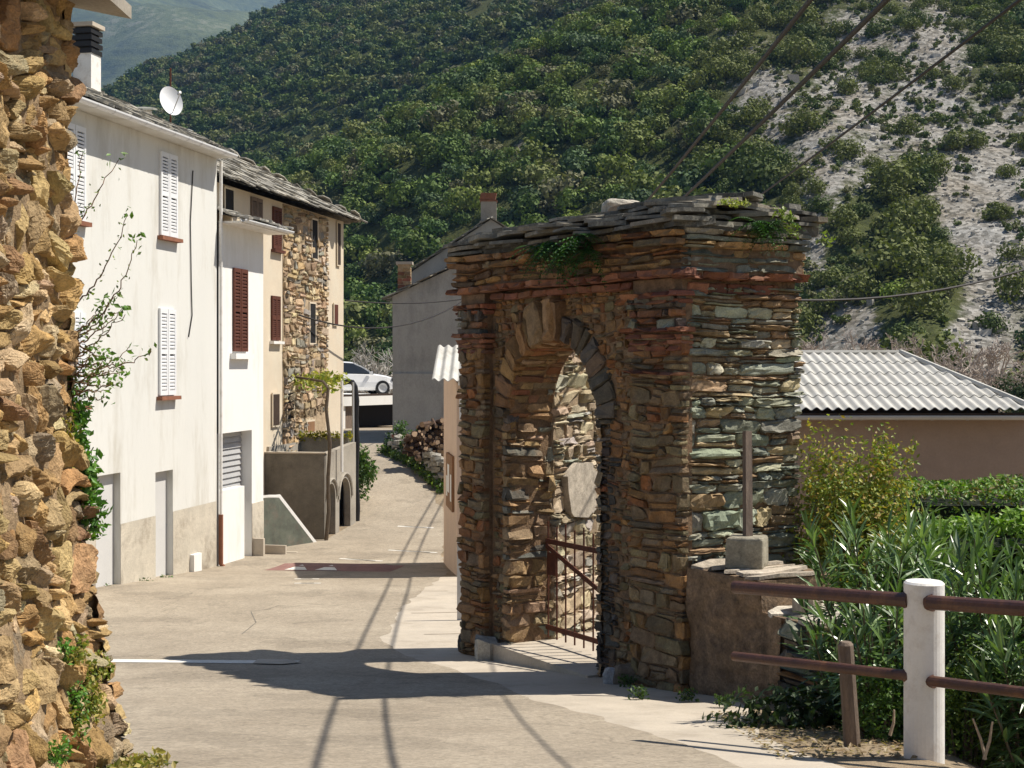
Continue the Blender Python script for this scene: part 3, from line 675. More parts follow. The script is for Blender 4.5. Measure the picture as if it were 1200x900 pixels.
# low plastered wall continuing from the gateway, with stepped top
lw = thing('low_plaster_wall', 'low cracked plaster wall with stepped top joined to the gateway pier', 'wall', A_.w(LEN, 0, 0), A_.th)
def rough_panel(x0, x1, z0, z1, y0, y1, n, m, c, amp, seed):
    g = np.stack(np.meshgrid(np.linspace(x0, x1, n), np.linspace(z0, z1, m)), -1)
    dd = amp * fbm(np.stack([g[..., 0] * 3, g[..., 1] * 3, g[..., 0] * 0 + seed], -1), 4)
    return np.stack([g[..., 0], y0 - .02 - dd, g[..., 1]], -1)
a = Acc()
z1_, z2_ = -1.86 - GB, -2.13 - GB
a.grid(rough_panel(.03, 1.02, 0, z1_, 0, .6, 60, 70, 0, .065, 3)); a.grid(rough_panel(1.02, 1.3, 0, z2_, .0, .6, 14, 40, 0, .06, 3))
a.box(.05, 1.0, 0.01, .9, 0, z1_ - .01); a.box(1.0, 1.83, .01, .8, 0, z2_ - .01)
a.build('render', M['plaster'], lw)
a = Acc()
for x in np.arange(.05, 1.0, .19): slab(a, (x + .1, .38, z1_), (.11, 0, R.uniform(-.02, .02)), (0, .44, 0), .03, (.5, .43, .34), cut=.2)
for x in np.arange(1.02, 1.85, .2): slab(a, (x + .1, .36, z2_ - .02), (.12, 0, R.uniform(-.02, .02)), (0, .42, 0), .035, (.52, .47, .39), cut=.2)
slab(a, (1.25, .3, z2_ + .02), (.13, 0, 0), (0, .13, 0), .14, (.55, .47, .37), cut=.1)
a.build('coping', M['stone'], lw)
a = Acc(); stones(a, courses(1.26, 2.1, 0, z2_ - .01, (.07, .17), (.16, .42), .3), lambda x, z, d: np.stack([x, .0 - d, z], -1), DRK + shade_tint(TAN[:2]) + GRN[:1], prot=(.04, .12), seed=61); a.box(1.3, 2.05, .004, .6, 0, z2_ - .03, c=(.12, .1, .07)); a.build('loose_stonework', M['stone'], lw)
qv = pt(875, 660, 12.75)
boulder('stone_block', 'squared grey stone block resting on the low plaster wall', (qv[0], qv[1], -1.86 + .16), (.17, .14, .15), (.33, .3, .23), seed=5, rough=.1, rz=-.35, box=.22)
p0, p1 = pt(877, 640, 12.72), pt(876, 505, 12.95)
a = Acc(); a.obox((p0 + p1) / 2, (p1 - p0) / 2, (.035, .01, 0), (-.008, .02, 0), jit=.006); tag(a.build('wooden_stake', M['oldwood']), 'upright weathered plank leaning against the sunlit gateway pier', 'plank')
# ------------------------------------------------------------------ houses on the left
TH = math.degrees(math.atan2(.981, .194))
def shutter(parent, fr, rect, m, y=0., leaves=2, slats=14, split=True, name='shutter', sill=None, frame_gap=0):
    """a pair of louvred leaves standing 4 cm proud of the wall"""
    x0, x1, z0, z1 = rect; w = (x1 - x0) / leaves
    for i in range(leaves):
        a = Acc(); l, r = x0 + i*w + .008, x0 + (i+1)*w - .008; s = min(.07, (r - l) * .16)
        a.box(l, l+s, y-.05, y-.004, z0, z1); a.box(r-s, r, y-.05, y-.004, z0, z1)
        for k in ([z0, (z0+z1)/2 - .04, z1-.09] if split else [z0, z1-.09]): a.box(l+s, r-s, y-.049, y-.005, k, k+.09)
        n = slats; zs = np.linspace(z0+.1, z1-.1, n+1)
        for k in range(n):
            zc = (zs[k]+zs[k+1])/2
            if split and abs(zc - (z0+z1)/2) < .06: continue
            h = (zs[1]-zs[0]) * .52
            a.obox(((l+r)/2, y-.028, zc), ((r-l)/2-s-.002, 0, 0), (0, .016, .012), (0, -.003*h/.05, h/2))
        a.build(name, m, parent)
    a = Acc(); a.box(x0+.02, x1-.02, y-.004, y-.002, z0+.01, z1-.01); a.build('window_recess', M['dark'], parent)
def win_sill(parent, x0, x1, z, m, y=0., d=.12, h=.07):
    a = Acc(); a.box(x0-.07, x1+.07, y-d, y-.001, z-h, z, jit=.004); a.build('sill', M[m], parent)

H1 = Frame((-6.53, 27.), TH, -4.5)
house = thing('white_house', 'tall white rendered house with white louvred shutters and a slab roof', 'house', H1.loc, H1.th)
xe = H1.px(254, 400)[0]; zE = 4.2 + 4.5
doors = []
for u0, u1, vt in ((112, 141, 556), (182, 202.5, 552)):
    x0, x1 = H1.px(u0, vt)[0], H1.px(u1, vt)[0]; doors.append((x0, x1, 0, H1.px((u0+u1)/2, vt)[1], .16))
a = Acc(); wall_holes(a, -8.5, xe, 0, zE, doors, 0)
a.box(-8.5, xe, .17, 6, 0, zE); a.add([(-8.5, 0, 0), (-8.5, .4, 0), (-8.5, .4, zE), (-8.5, 0, zE)], [(0, 1, 2, 3)]); a.add([(xe, 0, 0), (xe, .4, 0), (xe, .4, zE), (xe, 0, zE)], [(0, 1, 2, 3)])
for yy, s in ((0, 1),): a.prism([(-8.5, zE-.01), (xe, zE-.01), (xe, zE), (-8.5, zE)], 0, .18)
a.build('wall', M['white'], house)
for x0, x1, z0, z1, dd in doors:
    a = Acc(); a.box(x0+.004, x1-.004, .13, .155, 0, z1-.004)
    a.build('door', M['greydoor'], house)
zd = H1.px(250, 588)[1]
a = Acc(); wall_holes(a, -5, xe - .03, 0, zd, [(d[0], d[1], 0, 9, .0) for d in doors], -.006, 0)
a.build('plinth', M['dado'], house)
for u0, v0, u1, v1 in ((72, 146, 98, 257), (186, 180, 206, 277), (185, 362, 204, 463), (84, 366, 98, 474)):
    r = H1.rect(u0, v0, u1, v1); shutter(house, H1, r, M['shutterwhite'], slats=22)
    win_sill(house, r[0], r[1], r[2] - .02, 'terracotta')
# eaves: gutter, slabs
def gutter(parent, x0, x1, z, y, r=.075, m='shutterwhite', name='gutter'):
    a = Acc(); n = int((x1-x0)/.6)+2; xs = np.linspace(x0, x1, n); t = np.linspace(math.pi, 2*math.pi, 9)
    a.grid([[(x, y + r*math.cos(k), z + r*math.sin(k)) for k in t] for x in xs])
    a.grid([[(x, y + (r-.006)*math.cos(k), z + (r-.006)*math.sin(k)) for k in t] for x in xs])
    for x in xs[1:-1]: a.grid([[(x+dx, y + (r+.006)*math.cos(k), z + (r+.006)*math.sin(k)) for k in t] for dx in (-.02, .02)])
    a.build(name, M[m], parent)
gutter(house, -8.4, xe - .02, zE + .06, -.4)
a = Acc(); a.box(-8.5, xe, -.36, .1, zE, zE + .035); a.build('eave_board', M['white'], house)
a = Acc(); zr_ = zE + 1.6
slate_roof(a, (-8.5, -.3, zE + .1), (xe + .05, -.3, zE + .1), (-8.5, 3.0, zr_), (xe + .05, 3.0, zr_), 12, w=.4, cols=SLH)
a.grid([[(-8.5, -.36, zE + .04), (xe, -.36, zE + .04)], [(-8.5, 3.0, zr_ - .05), (xe, 3., zr_ - .05)], [(-8.5, 6.3, zE), (xe, 6.3, zE)]], c=(.12, .11, .09))
for x in (-8.49, xe - .01): a.add([(x, -.3, zE), (x, 3, zr_ - .06), (x, 6.2, zE)], t=[(0, 1, 2)], c=(.5, .48, .42))
for x in np.arange(-8.4, xe, .5): slab(a, (x + .25, 3.0, zr_ + .03), (.28, 0, R.uniform(-.02, .02)), (0, .22, 0), .05, R.choice(SL))
a.build('slab_roof', M['slate'], house)
def house_vent(label, u, v):
    """small roof vent: white block, tilted slab on top"""
    ys = 2.7; x, z = H1.px(u, v, ys)
    t = thing('roof_vent', label, 'vent', H1.w(x, ys, z - .08), H1.th)
    a = Acc(); a.box(-.14, .14, -.14, .14, -.3, .26); a.build('vent_block', M['whitepaint'], t)
    a = Acc(); slab(a, (0, 0, .27), (.3, 0, .07), (0, .3, .03), .035, (.3, .3, .26), cut=.05); a.build('cover_slab', M['slate'], t)
house_vent('small white roof vent with a slab, left of the dish', 168, 138)
house_vent('small slab topped roof vent, right of the dish', 210, 163)
# chimney with dark louvred cowl
yc = 2.0; x0, z0 = H1.px(102, 105, yc)
ch = thing('roof_chimney', 'white square chimney with a dark louvred cowl on the white house', 'chimney', H1.w(x0, yc, z0 - .5), H1.th)
a = Acc(); a.box(-.2, .2, -.19, .19, -.3, 1.18); a.build('stack', M['whitepaint'], ch)
a = Acc()
for k in range(4): a.box(-.22-.02*(k % 2), .22+.02*(k % 2), -.21, .21, 1.18+k*.13, 1.18+k*.13+.09, c=(1, 1, 1))
a.box(-.17, .17, -.16, .16, 1.15, 1.7); a.build('cowl', M['black'], ch)
a = Acc(); a.box(-.26, .26, -.25, .25, 1.7, 1.78); a.build('cap', M['pavement'], ch)
# satellite dish on its mast
yd = 1.2; xd, zd_ = H1.px(199, 148, yd); dz = H1.px(199, 121, yd)[1] - zd_
sd = thing('satellite_dish', 'round white satellite dish on a rusty mast above the slab roof', 'satellite dish', H1.w(xd, yd, zd_), 0)
a = Acc(); a.tube([(0, .05, -.25), (0, .05, dz + .75)], .02, 8); a.build('mast', M['rust'], sd)
a = Acc(); nr, na = 6, 28; nd = np.array([.62, -.72, .3]); nd /= np.linalg.norm(nd); e1 = np.cross(nd, (0, 0, 1)); e1 /= np.linalg.norm(e1); e2 = np.cross(e1, nd)
P = [[np.array([0, -.06, dz]) + nd * (.1 * (i/nr)**2) + (i/nr) * (.26*math.cos(t)*e1 + .33*math.sin(t)*e2) for t in np.linspace(0, 2*math.pi, na+1)] for i in range(nr+1)]
a.grid(P); a.build('reflector', M['shutterwhite'], sd, smooth=True)
a = Acc(); c0 = np.array([0, -.06, dz]); a.tube([c0 - e2*.3, c0 + nd*.45 - e2*.05], .012, 6); a.obox(c0 + nd*.46, nd*.05, e1*.025, e2*.025); a.build('feed_arm', M['steel'], sd)
# pipes, wire, meter box
def pipe(name, label, cat, pts, r, m, n=8):
    a = Acc(); a.tube(pts, r, n); return tag(a.build(name, M[m]), label, cat)
xp = xe + .05
dp = thing('downpipe', 'thin grey downpipe with a red foot between the two white houses', 'pipe', H1.w(xp, -.07, .25), H1.th)
a = Acc(); a.tube([(0, 0, 1.1), (0, 0, zE - .3)], .035, 8); a.build('upper_pipe', M['whitepaint'], dp)
a = Acc(); a.tube([(.06, -.06, .0), (0, 0, .1), (0, 0, 1.12)], .05, 8); a.build('red_foot', M['terracotta'], dp)
w_ = [H1.w(*(lambda q: (q[0], -.02, q[1]))(H1.px(u, v))) for u, v in ((225, 200), (222, 260), (223, 330), (224, 370), (220, 395))]
pipe('wall_cable', 'thin dark cable hanging down the white house front', 'cable', w_, .012, 'cable', 5)
r = H1.rect(222, 649, 231, 670); a = Acc(); a.box(0, r[1]-r[0], -.09, 0, 0, r[3]-r[2]); o = a.build('meter_box', M['brightwhite']); o.location = H1.w(r[0], -.008, r[2]); o.rotation_euler = (0, 0, H1.th); tag(o, 'small white meter box at the foot of the white house', 'meter box')

# second white house: projecting bay with brown shutter and garage recess
x2 = H1.px(308.5, 500)[0]; xa = xe + .1
h2 = thing('white_annexe', 'bright white projecting house front with one brown shutter and a garage', 'house', H1.w(xa, 0, 0), H1.th)
H2 = Frame(H1.w(xa, 0, 0)[:2], TH, -4.5); L2 = x2 - xa; z2 = H2.px(285, 266)[1]
gr = H2.rect(259, 503, 295, 640); zgt = H2.px(277, 506)[1]; zst = H2.px(275, 572)[1]; gx1 = gr[1]
a = Acc(); wall_holes(a, 0, L2, 0, z2, [(.02, gx1, 0, zgt, .3)], 0)
a.box(0, L2, .31, 1.0, 0, z2); a.add([(L2, 0, 0), (L2, .8, 0), (L2, .8, z2), (L2, 0, z2)], [(0, 1, 2, 3)]); a.add([(0, 0, z2), (L2, 0, z2), (L2, .8, z2), (0, .8, z2)], [(0, 1, 2, 3)])
a.build('wall', M['brightwhite'], h2)
a = Acc(); xs1 = H2.px(287, 600)[0]; a.box(.021, xs1, .012, .2, .0, zst); a.build('parapet', M['brightwhite'], h2)
a = Acc(); n = 12; zs = np.linspace(zst - .3, zgt, n+1)
for i in range(n): a.obox((gx1/2 + .02, .25, (zs[i]+zs[i+1])/2), (gx1/2 - .01, 0, 0), (0, .008, .0), (0, .02, (zs[1]-zs[0])*.47))
a.build('roller_shutter', M['steel'], h2)
r = H2.rect(272, 315, 288.5, 412); shutter(h2, H2, r, M['shutterbrown'], slats=22); 
a = Acc(); a.box(r[0]-.12, r[1]+.12, -.14, -.001, r[2]-.16, r[2]-.04); a.build('sill', M['brightwhite'], h2)
a = Acc(); r0 = H2.px(300, 640)[0]; a.box(r0-.25, L2 + .004, -.012, .02, 0, H2.px(303, 588)[1]); a.build('plinth', M['dado'], h2)
# lean-to eave of slabs and gutter
a = Acc(); a.grid([[(-.05, -.5, z2 + .02), (L2 + .35, -.5, z2 + .02)], [(-.05, .95, z2 + .42), (L2 + .35, .95, z2 + .42)]], c=(.4, .38, .33)); slate_roof(a, (-.05, -.5, z2 + .05), (L2 + .35, -.5, z2 + .05), (-.05, .95, z2 + .46), (L2 + .35, .95, z2 + .46), 4, w=.4, cols=[(.45, .43, .38), (.38, .36, .32), (.5, .47, .42)])
a.build('slab_eave', M['slate'], h2); gutter(h2, -.05, L2 + .35, z2 + .03, -.55, .06)
a = Acc(); a.box(.02, L2 + .33, -.48, .02, z2 - .04, z2 + .0); a.build('eave_board', M['whitepaint'], h2)

# long old house behind with the slab roof
HB = Frame(H1.w(xa, .9, 0)[:2], TH, -4.5)
hb = thing('old_house', 'long old house part bare rubble and part cream plaster with a slab roof', 'house', HB.loc, HB.th)
LB = HB.px(402.5, 350)[0]; zB = HB.px(400, 259)[1]
a = Acc(); xs_ = HB.px(331, 400)[0]; xc_ = HB.px(381, 400)[0]
a.box(0, LB, 0, 5, 0, zB); a.build('wall', M['cream'], hb)
T = courses(xs_, xc_ + .15, 1.9, zB - .05, (.12, .26), (.18, .5), .35)
holes = [HB.rect(*k) for k in ((364, 258, 370.5, 303), (361.5, 356, 368, 402), (358, 495, 367, 520))]
T = [t for t in T if not any(h[0]-.05 < (t[0]+t[1])/2 < h[1]+.05 and h[2]-.05 < (t[2]+t[3])/2 < h[3]+.05 for h in holes)]
T = [t for t in T if not ((t[0]+t[1])/2 > xs_ + 2.2 and t[3] < 3.3)]
a = Acc(); stones(a, T, lambda x, z, d: np.stack([x, -.02 - d, z], -1), [(.42, .3, .17), (.48, .36, .22), (.34, .25, .15), (.3, .27, .22), (.52, .42, .28), (.25, .18, .11)], prot=(.03, .08), n=3, m=3, gap=.02, seed=71, warp=.06)
a.box(xs_, xc_, -.02, -.001, 2.2, zB - .03, c=(.45, .34, .22)); a.build('rubble_face', M['stone'], hb)
for k, mm in (((364, 258, 370.5, 303), 'dark'), ((361.5, 356, 368, 402), 'dark'), ((394, 262, 397, 310), 'darkwood'), ((390, 357, 394, 380), 'shutterbrown'), ((376, 320, 381, 341), 'dark'), ((318, 462, 325, 498), 'darkwood'), ((335, 460, 342.5, 494), 'dark'), ((358.5, 494, 366.5, 506), 'board'), ((262, 222, 272, 247), 'dark')):
    r = HB.rect(*k); w = thing
    a = Acc(); a.box(r[0], r[1], -.06 if mm != 'dark' else -.035, -.021, r[2], r[3])
    o = a.build('window', M[mm], hb)
    a = Acc(); f = .045
    for b in ((r[0]-f, r[0], r[2]-f, r[3]+f), (r[1], r[1]+f, r[2]-f, r[3]+f), (r[0], r[1], r[3], r[3]+f), (r[0], r[1], r[2]-f, r[2])): a.box(b[0], b[1], -.05, -.0215, b[2], b[3])
    a.build('frame', M['cream'], o)
for k in ((318.5, 243, 328.5, 292), (317, 347, 327, 399)):
    r = HB.rect(*k); shutter(hb, HB, r, M['shutterbrown'], slats=18); win_sill(hb, r[0], r[1], r[2]-.02, 'shutterbrown' if k[1] < 300 else 'brightwhite')
r = HB.rect(293, 232, 306, 257); shutter(hb, HB, r, M['oldwood'], slats=10, split=False)
a = Acc(); zr2 = zB + 1.65
slate_roof(a, (-.1, -.45, zB + .02), (LB + .35, -.45, zB + .02), (-.1, 2.5, zr2), (LB - 2.6, 2.5, zr2), 12, w=.42, cols=SLH)
slate_roof(a, (LB + .35, -.45, zB + .02), (LB + .35, 5.4, zB + .02), (LB - 2.6, 2.49, zr2), (LB - 2.6, 2.51, zr2), 9, w=.4, cols=SLH)
a.grid([[(-.1, -.42, zB), (LB + .3, -.42, zB)], [(-.1, 2.5, zr2 - .06), (LB - 2.6, 2.5, zr2 - .06)], [(-.1, 5.4, zB), (LB + .3, 5.4, zB)]], c=(.12, .11, .09))
a.add([(LB + .3, -.42, zB), (LB - 2.6, 2.5, zr2 - .06), (LB + .3, 5.4, zB)], t=[(0, 1, 2)], c=(.12, .11, .09))
for x in np.arange(0, LB - 2.8, .5): slab(a, (x + .2, 2.5, zr2 + .02), (.34, 0, R.uniform(-.015, .015)), (0, .14, 0), .02, R.choice(SL))
a.build('slab_roof', M['slate'], hb)
for x0_, x1_ in ((.4, 1.8), (3.6, 4.3)):
    a = Acc(); a.box(x0_, x1_, 2.3, 2.8, zr2 - .05, zr2 + .16, jit=.03); a.build('ridge_cap', M['whitepaint'], hb)
a = Acc(); a.tube([(LB + .2, -.05, zB - .2), (LB + .2, -.05, 3.)], .02, 6); 

# stair parapet, steps
T_ = Frame((-4.5, 34.1), TH, -4.4)
sp_ = thing('stair_parapet', 'sloping mossy stair parapet with a white coping below the old house', 'parapet', HB.loc, HB.th)
P = [pt(309, 584, 32.3), pt(322, 584, 32.6), pt(366, 634, 33.6), pt(309, 640, 32.3)]
PL = [HB.loc_of(p) for p in P]
P3 = [np.array(p) for p in PL]; a = Acc(); dv = np.array([.12, -.06, 0])
P3[3][2] = min(P3[3][2], .2)
P3[2][2] = .15
V = [p for p in P3] + [p + dv for p in P3]
a.add(V, [(0, 1, 2, 3), (4, 7, 6, 5), (0, 4, 5, 1), (1, 5, 6, 2), (2, 6, 7, 3), (3, 7, 4, 0)]); a.build('panel', mat('mossy_panel', (.13, .14, .11), var=.35, scale=3, dirt=(.2, .13, .1), dirt_scale=2.5), sp_)
a = Acc(); up = np.array([0, 0, .03])
for p, q_ in ((P3[0], P3[1]), (P3[1], P3[2])):
    d = (q_ - p); L = np.linalg.norm(d); a.obox((p + q_) / 2 + dv / 2 + up * 1.3, d / 2 * 1.02, dv * .8, up)
a.build('coping', M['brightwhite'], sp_)
stp = thing('concrete_steps', 'pale low concrete steps beside the terrace wall', 'steps', H1.w(0, 0, 0), H1.th)
for i, (u0, u1, v) in enumerate(((306, 332, 627), (332, 345, 637), (345, 362, 644))):
    q0, q1 = H1.loc_of(gp(u0, 652 - i*2)), H1.loc_of(gp(u1, 652 - i*2)); z = H1.px((u0+u1)/2, v, q0[1])[1]
    a = Acc(); a.box(q0[0], q1[0] + .02*i, q0[1] - .05, q0[1] + 1.0, 0, max(z, .32 - .05*i)); a.build('tread', M['pavement'], stp)

# raised concrete terrace with two arches
tr = thing('concrete_terrace', 'raised concrete terrace box with two small arched openings', 'terrace', T_.loc, T_.th)
TL, TW = 2.5, 1.55; zt0 = -2.19 + 4.4; zt1 = T_.px(412, 519)[1]
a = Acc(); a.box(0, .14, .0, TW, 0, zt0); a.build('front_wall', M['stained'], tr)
a = Acc()
arcs = [tuple(T_.px(u, 600)[0] for u in k) for k in ((383.5, 393), (397.5, 410.5))]
zs_a = [T_.px(388, 583)[1], T_.px(404, 583)[1]]
def arch_wall(a, x0, x1, y0, y1, ztop0, ztop1, openings, zsp):
    """wall along x with round-headed openings and a sloping top"""
    zt = lambda x: ztop0 + (ztop1 - ztop0) * (x - x0) / (x1 - x0)
    xs = [x0]
    for (p, q_), zc in zip(openings, zsp):
        for yy in (y0, y1): a.add([(xs[-1], yy, 0), (p, yy, 0), (p, yy, zt(p)), (xs[-1], yy, zt(xs[-1]))], [(0, 1, 2, 3)])
        r = (q_ - p) / 2; cx = (p + q_) / 2; t = np.linspace(math.pi, 0, 13)
        for i in range(12):
            A, B = (cx + r*math.cos(t[i]), zc + r*1.1*math.sin(t[i])), (cx + r*math.cos(t[i+1]), zc + r*1.1*math.sin(t[i+1]))
            for yy in (y0, y1): a.add([(A[0], yy, A[1]), (B[0], yy, B[1]), (B[0], yy, zt(B[0])), (A[0], yy, zt(A[0]))], [(0, 1, 2, 3)])
            a.add([(A[0], y0, A[1]), (B[0], y0, B[1]), (B[0], y1, B[1]), (A[0], y1, A[1])], [(0, 1, 2, 3)])
        for xx in (p, q_): a.add([(xx, y0, 0), (xx, y1, 0), (xx, y1, zc), (xx, y0, zc)], [(0, 1, 2, 3)])
        xs.append(q_)
    for yy in (y0, y1): a.add([(xs[-1], yy, 0), (x1, yy, 0), (x1, yy, zt(x1)), (xs[-1], yy, zt(xs[-1]))], [(0, 1, 2, 3)])
    a.add([(x0, y0, zt(x0)), (x1, y0, zt(x1)), (x1, y1, zt(x1)), (x0, y1, zt(x0))], [(0, 1, 2, 3)])
    a.add([(x1, y0, 0), (x1, y1, 0), (x1, y1, zt(x1)), (x1, y0, zt(x1))], [(0, 1, 2, 3)])
arch_wall(a, .141, TL, -.002, .16, zt0 - .004, zt1, arcs, zs_a)
a.box(TL - .14, TL, .161, TW, 0, zt1 + .12); a.box(.14, TL - .14, TW - .1, TW, 0, zt1)
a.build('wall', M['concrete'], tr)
a = Acc(); a.box(.14, TL - .14, .3, TW - .1, 0, 1.55); a.build('soil_bed', M['dark'], tr)  # soil block, painted near-black for the shade behind the arches
a = Acc(); a.box(-.03, .19, -.03, TW, zt0, zt0 + .035); a.build('coping', M['pavement'], tr)
a = Acc()
for (p, q_), zc in zip(arcs, zs_a):
    t = np.linspace(0, math.pi, 13); r = (q_-p)/2
    a.tube([((p+q_)/2 + (r+.1)*math.cos(k), -.02, zc + (r+.1)*1.1*math.sin(k)) for k in t], .035, 6)
a.build('arch_trim', M['concrete'], tr)

# pergola: white poles, bent black pipe, vine
def at_px(u, v, y): return pt(u, v, y)
p0 = at_px(400.5, 553, 35.0); p1 = at_px(400.5, 446, 35.0)
pipe('white_pole', 'slim white pole standing on the terrace wall', 'pole', [p0, p1], .035, 'whitepaint')
p0 = at_px(414, 560, 36.6); p1 = at_px(413.6, 448, 36.6); pipe('grey_pole', 'slim grey pole at the far corner of the terrace', 'pole', [p0, p1], .03, 'steel')
y = 36.75
pts = [at_px(400, 449, y), at_px(408, 447, y), at_px(413, 448, y), at_px(416, 453, y), at_px(418, 470, y), at_px(417, 490, y), at_px(418.5, 520, y), at_px(417, 560, y), at_px(419, 595, y), at_px(418, 617, y)]
pipe('bent_pipe', 'thick black bent pipe rising along the terrace corner', 'pipe', pts, .07, 'black')
pts = [at_px(383, 634, 34.0), at_px(384, 600, 34.0), at_px(383, 560, 34.05), at_px(385, 520, 34.1), at_px(384, 480, 34.15), at_px(383, 455, 34.2), at_px(377, 447, 34.6), at_px(366, 445, 35.4), at_px(340, 441, 36.6)]
vine = thing('grape_vine', 'grape vine with a twisted trunk and young yellow leaves trained over the terrace', 'vine', pts[0], 0)
a = Acc(); lp = [p - pts[0] + np.r_[rng.uniform(-.04, .04, 2), 0] for p in pts]; a.tube(lp, np.linspace(.05, .03, len(lp)), 8, c=(.1, .075, .05)); a.build('trunk', M['bark'], vine)
def leaf_cloud(acc, C, n, spread, size, cols, up=.3):
    C = np.asarray(C, float); k = rng.integers(0, len(C), n); P = C[k] + np.clip(rng.normal(0, 1, (n, 3)), -1.7, 1.7) * np.asarray(spread)
    leaves(acc, P, rng.normal(0, 1, (n, 3)) + [0, 0, up], size, cols)
def leaves(acc, P, nrm, size, cols, aspect=.55, bias=None):
    n = len(P); nrm = np.asarray(nrm, float); nrm = nrm / np.maximum(np.linalg.norm(nrm, axis=1, keepdims=True), 1e-6)
    rd = rng.normal(0, 1, (n, 3)); ax = np.cross(nrm, rd); ax /= np.maximum(np.linalg.norm(ax, axis=1, keepdims=True), 1e-6); bx = np.cross(nrm, ax)
    s = rng.uniform(.65, 1.25, (n, 1)) * size
    V = np.stack([P - ax*s*.5, P + bx*s*aspect*.5 + nrm*s*.08, P + ax*s*.5, P - bx*s*aspect*.5 + nrm*s*.08], 1)
    cols = np.asarray(cols, float); c = cols[rng.integers(0, len(cols), n)] * rng.uniform(.75, 1.25, (n, 1))
    acc.add(V.reshape(-1, 3), np.arange(4*n).reshape(n, 4), c=np.repeat(c, 4, 0))
YV = [(.3, .33, .05), (.36, .34, .06), (.22, .28, .05)]
a = Acc(); C = [at_px(u, v, 36.8 - abs(u-340)*.03) - pts[0] for u, v in ((312, 434), (322, 436), (330, 440), (342, 442), (352, 446), (362, 448), (372, 444), (380, 441), (390, 444), (398, 446), (384, 452))]
leaf_cloud(a, C, 520, (.14, .3, .1), .15, YV); a.build('foliage', M['leaf'], vine)
lb = [at_px(u, v, 36.8) - pts[0] for u, v in ((308, 437), (330, 443), (350, 446), (380, 445))]
a = Acc(); a.tube(lb, .035, 6, c=(.3, .26, .2)); a.build('cane', M['bark'], vine)
def clump(name, label, cat, C, n, spread, size, cols, m='leaf', group=None):
    C = np.asarray(C, float); o0 = C.mean(0) if len(C) > 1 else C[0]
    a = Acc(); leaf_cloud(a, C - o0, n, spread, size, cols)
    for c in C - o0:
        for k in range(max(6, min(14, n // 12))):
            e_ = c + np.clip(rng.normal(0, 1, 3), -1.6, 1.6) * np.asarray(spread); a.tube([c - [0, 0, spread[2] * 1.2], (c + e_) / 2, e_], .0035, 3, c=(.08, .1, .03), cap=False)
    o = a.build(name, M[m]); o.location = o0; return tag(o, label, cat, group)
MO = [(.3, .26, .03), (.22, .24, .03), (.36, .3, .04)]
clump('moss_plants', 'yellow green succulents along the rear terrace wall', 'plant', [T_.w(TL - .08, y_, zt1 + .15) for y_ in np.linspace(.15, 1.5, 9)], 700, (.05, .08, .07), .08, MO)
clump('weeds', 'tuft of green weeds growing inside the terrace box', 'plant', [T_.w(.9, .7, 1.62), T_.w(1.2, .9, 1.65)], 260, (.2, .2, .06), .1, [(.1, .17, .03), (.15, .2, .04)])
GR = [(.05, .1, .025), (.07, .13, .03), (.09, .16, .04)]
clump('wall_shrub', 'round green shrub growing at the far end of the terrace', 'shrub', [at_px(u, v, 37.6) for u, v in ((423, 532), (428, 545), (421, 555), (432, 552), (420, 540), (425, 562), (421, 575))], 900, (.14, .2, .14), .13, GR)
# ------------------------------------------------------------------ far end of the street
gb = thing('grey_house', 'grey rendered gable house with stained shady wall at the end of the street', 'house', (-4.2, 50., -2.9), 0)
gz = 2.9
def gable(parent, x0, x1, y, dep, zl, slope, xm, name='wall', m='greywall'):
    a = Acc(); zm = zl + slope * (xm - x0); zr_ = zm - slope * (x1 - xm)
    for yy in (y, y + dep): a.add([(x0, yy, 0), (xm, yy, 0), (x1, yy, 0), (x1, yy, zr_), (xm, yy, zm), (x0, yy, zl)], [(0, 1, 4, 5), (1, 2, 3, 4)])
    for xx, zz in ((x0, zl), (x1, zr_)): a.add([(xx, y, 0), (xx, y + dep, 0), (xx, y + dep, zz), (xx, y, zz)], [(0, 1, 2, 3)])
    a.add([(x0, y, zl), (xm, y, zm), (xm, y + dep, zm), (x0, y + dep, zl)], [(0, 1, 2, 3)]); a.add([(x1, y, zr_), (xm, y, zm), (xm, y + dep, zm), (x1, y + dep, zr_)], [(0, 1, 2, 3)])
    a.build(name, M[m], parent); return zm, zr_
def rake(parent, x0, x1, y, dep, zl, slope, xm, cols=SL):
    a = Acc(); zm = zl + slope * (xm - x0); zr_ = zm - slope * (x1 - xm)
    slate_roof(a, (x0 - .2, y + dep, zl - .08), (x0 - .2, y - .18, zl - .08), (xm, y + dep, zm + .03), (xm, y - .18, zm + .03), 7, w=.6, cols=cols)
    slate_roof(a, (x1 + .2, y - .18, zr_ - .08), (x1 + .2, y + dep, zr_ - .08), (xm, y - .18, zm + .03), (xm, y + dep, zm + .03), 7, w=.6, cols=cols)
    a.build('slab_roof', M['slate'], parent)
zl = gz + (HV - 347) / F * 50
gable(gb, 0, 7.4, 0, 4.0, zl, .47, 3.7); rake(gb, 0, 7.4, 0, 4.0, zl, .47, 3.7)
a = Acc(); a.box(0.02, 7.3, -.06, -.001, 0, gz - .38); a.build('lower_wall', M['greywall'], gb)
gb2 = thing('tall_grey_house', 'taller grey gable house rising behind the grey house, chimney on its ridge', 'house', (-4.0, 54.2, -2.9), 0)
zl2 = gz + (HV - 322) / F * 54.2
gable(gb2, 0, 6.4, 0, 2.9, zl2, .66, 3.2); rake(gb2, 0, 6.4, 0, 2.9, zl2, .66, 3.2)
xm, zc = -4.0 + 3.1, -2.9 + zl2 + .66 * 3.1
c2 = thing('ridge_chimney', 'brown rendered chimney with tile cap on the tall grey house', 'chimney', (xm, 54.9, zc - .3), 0)
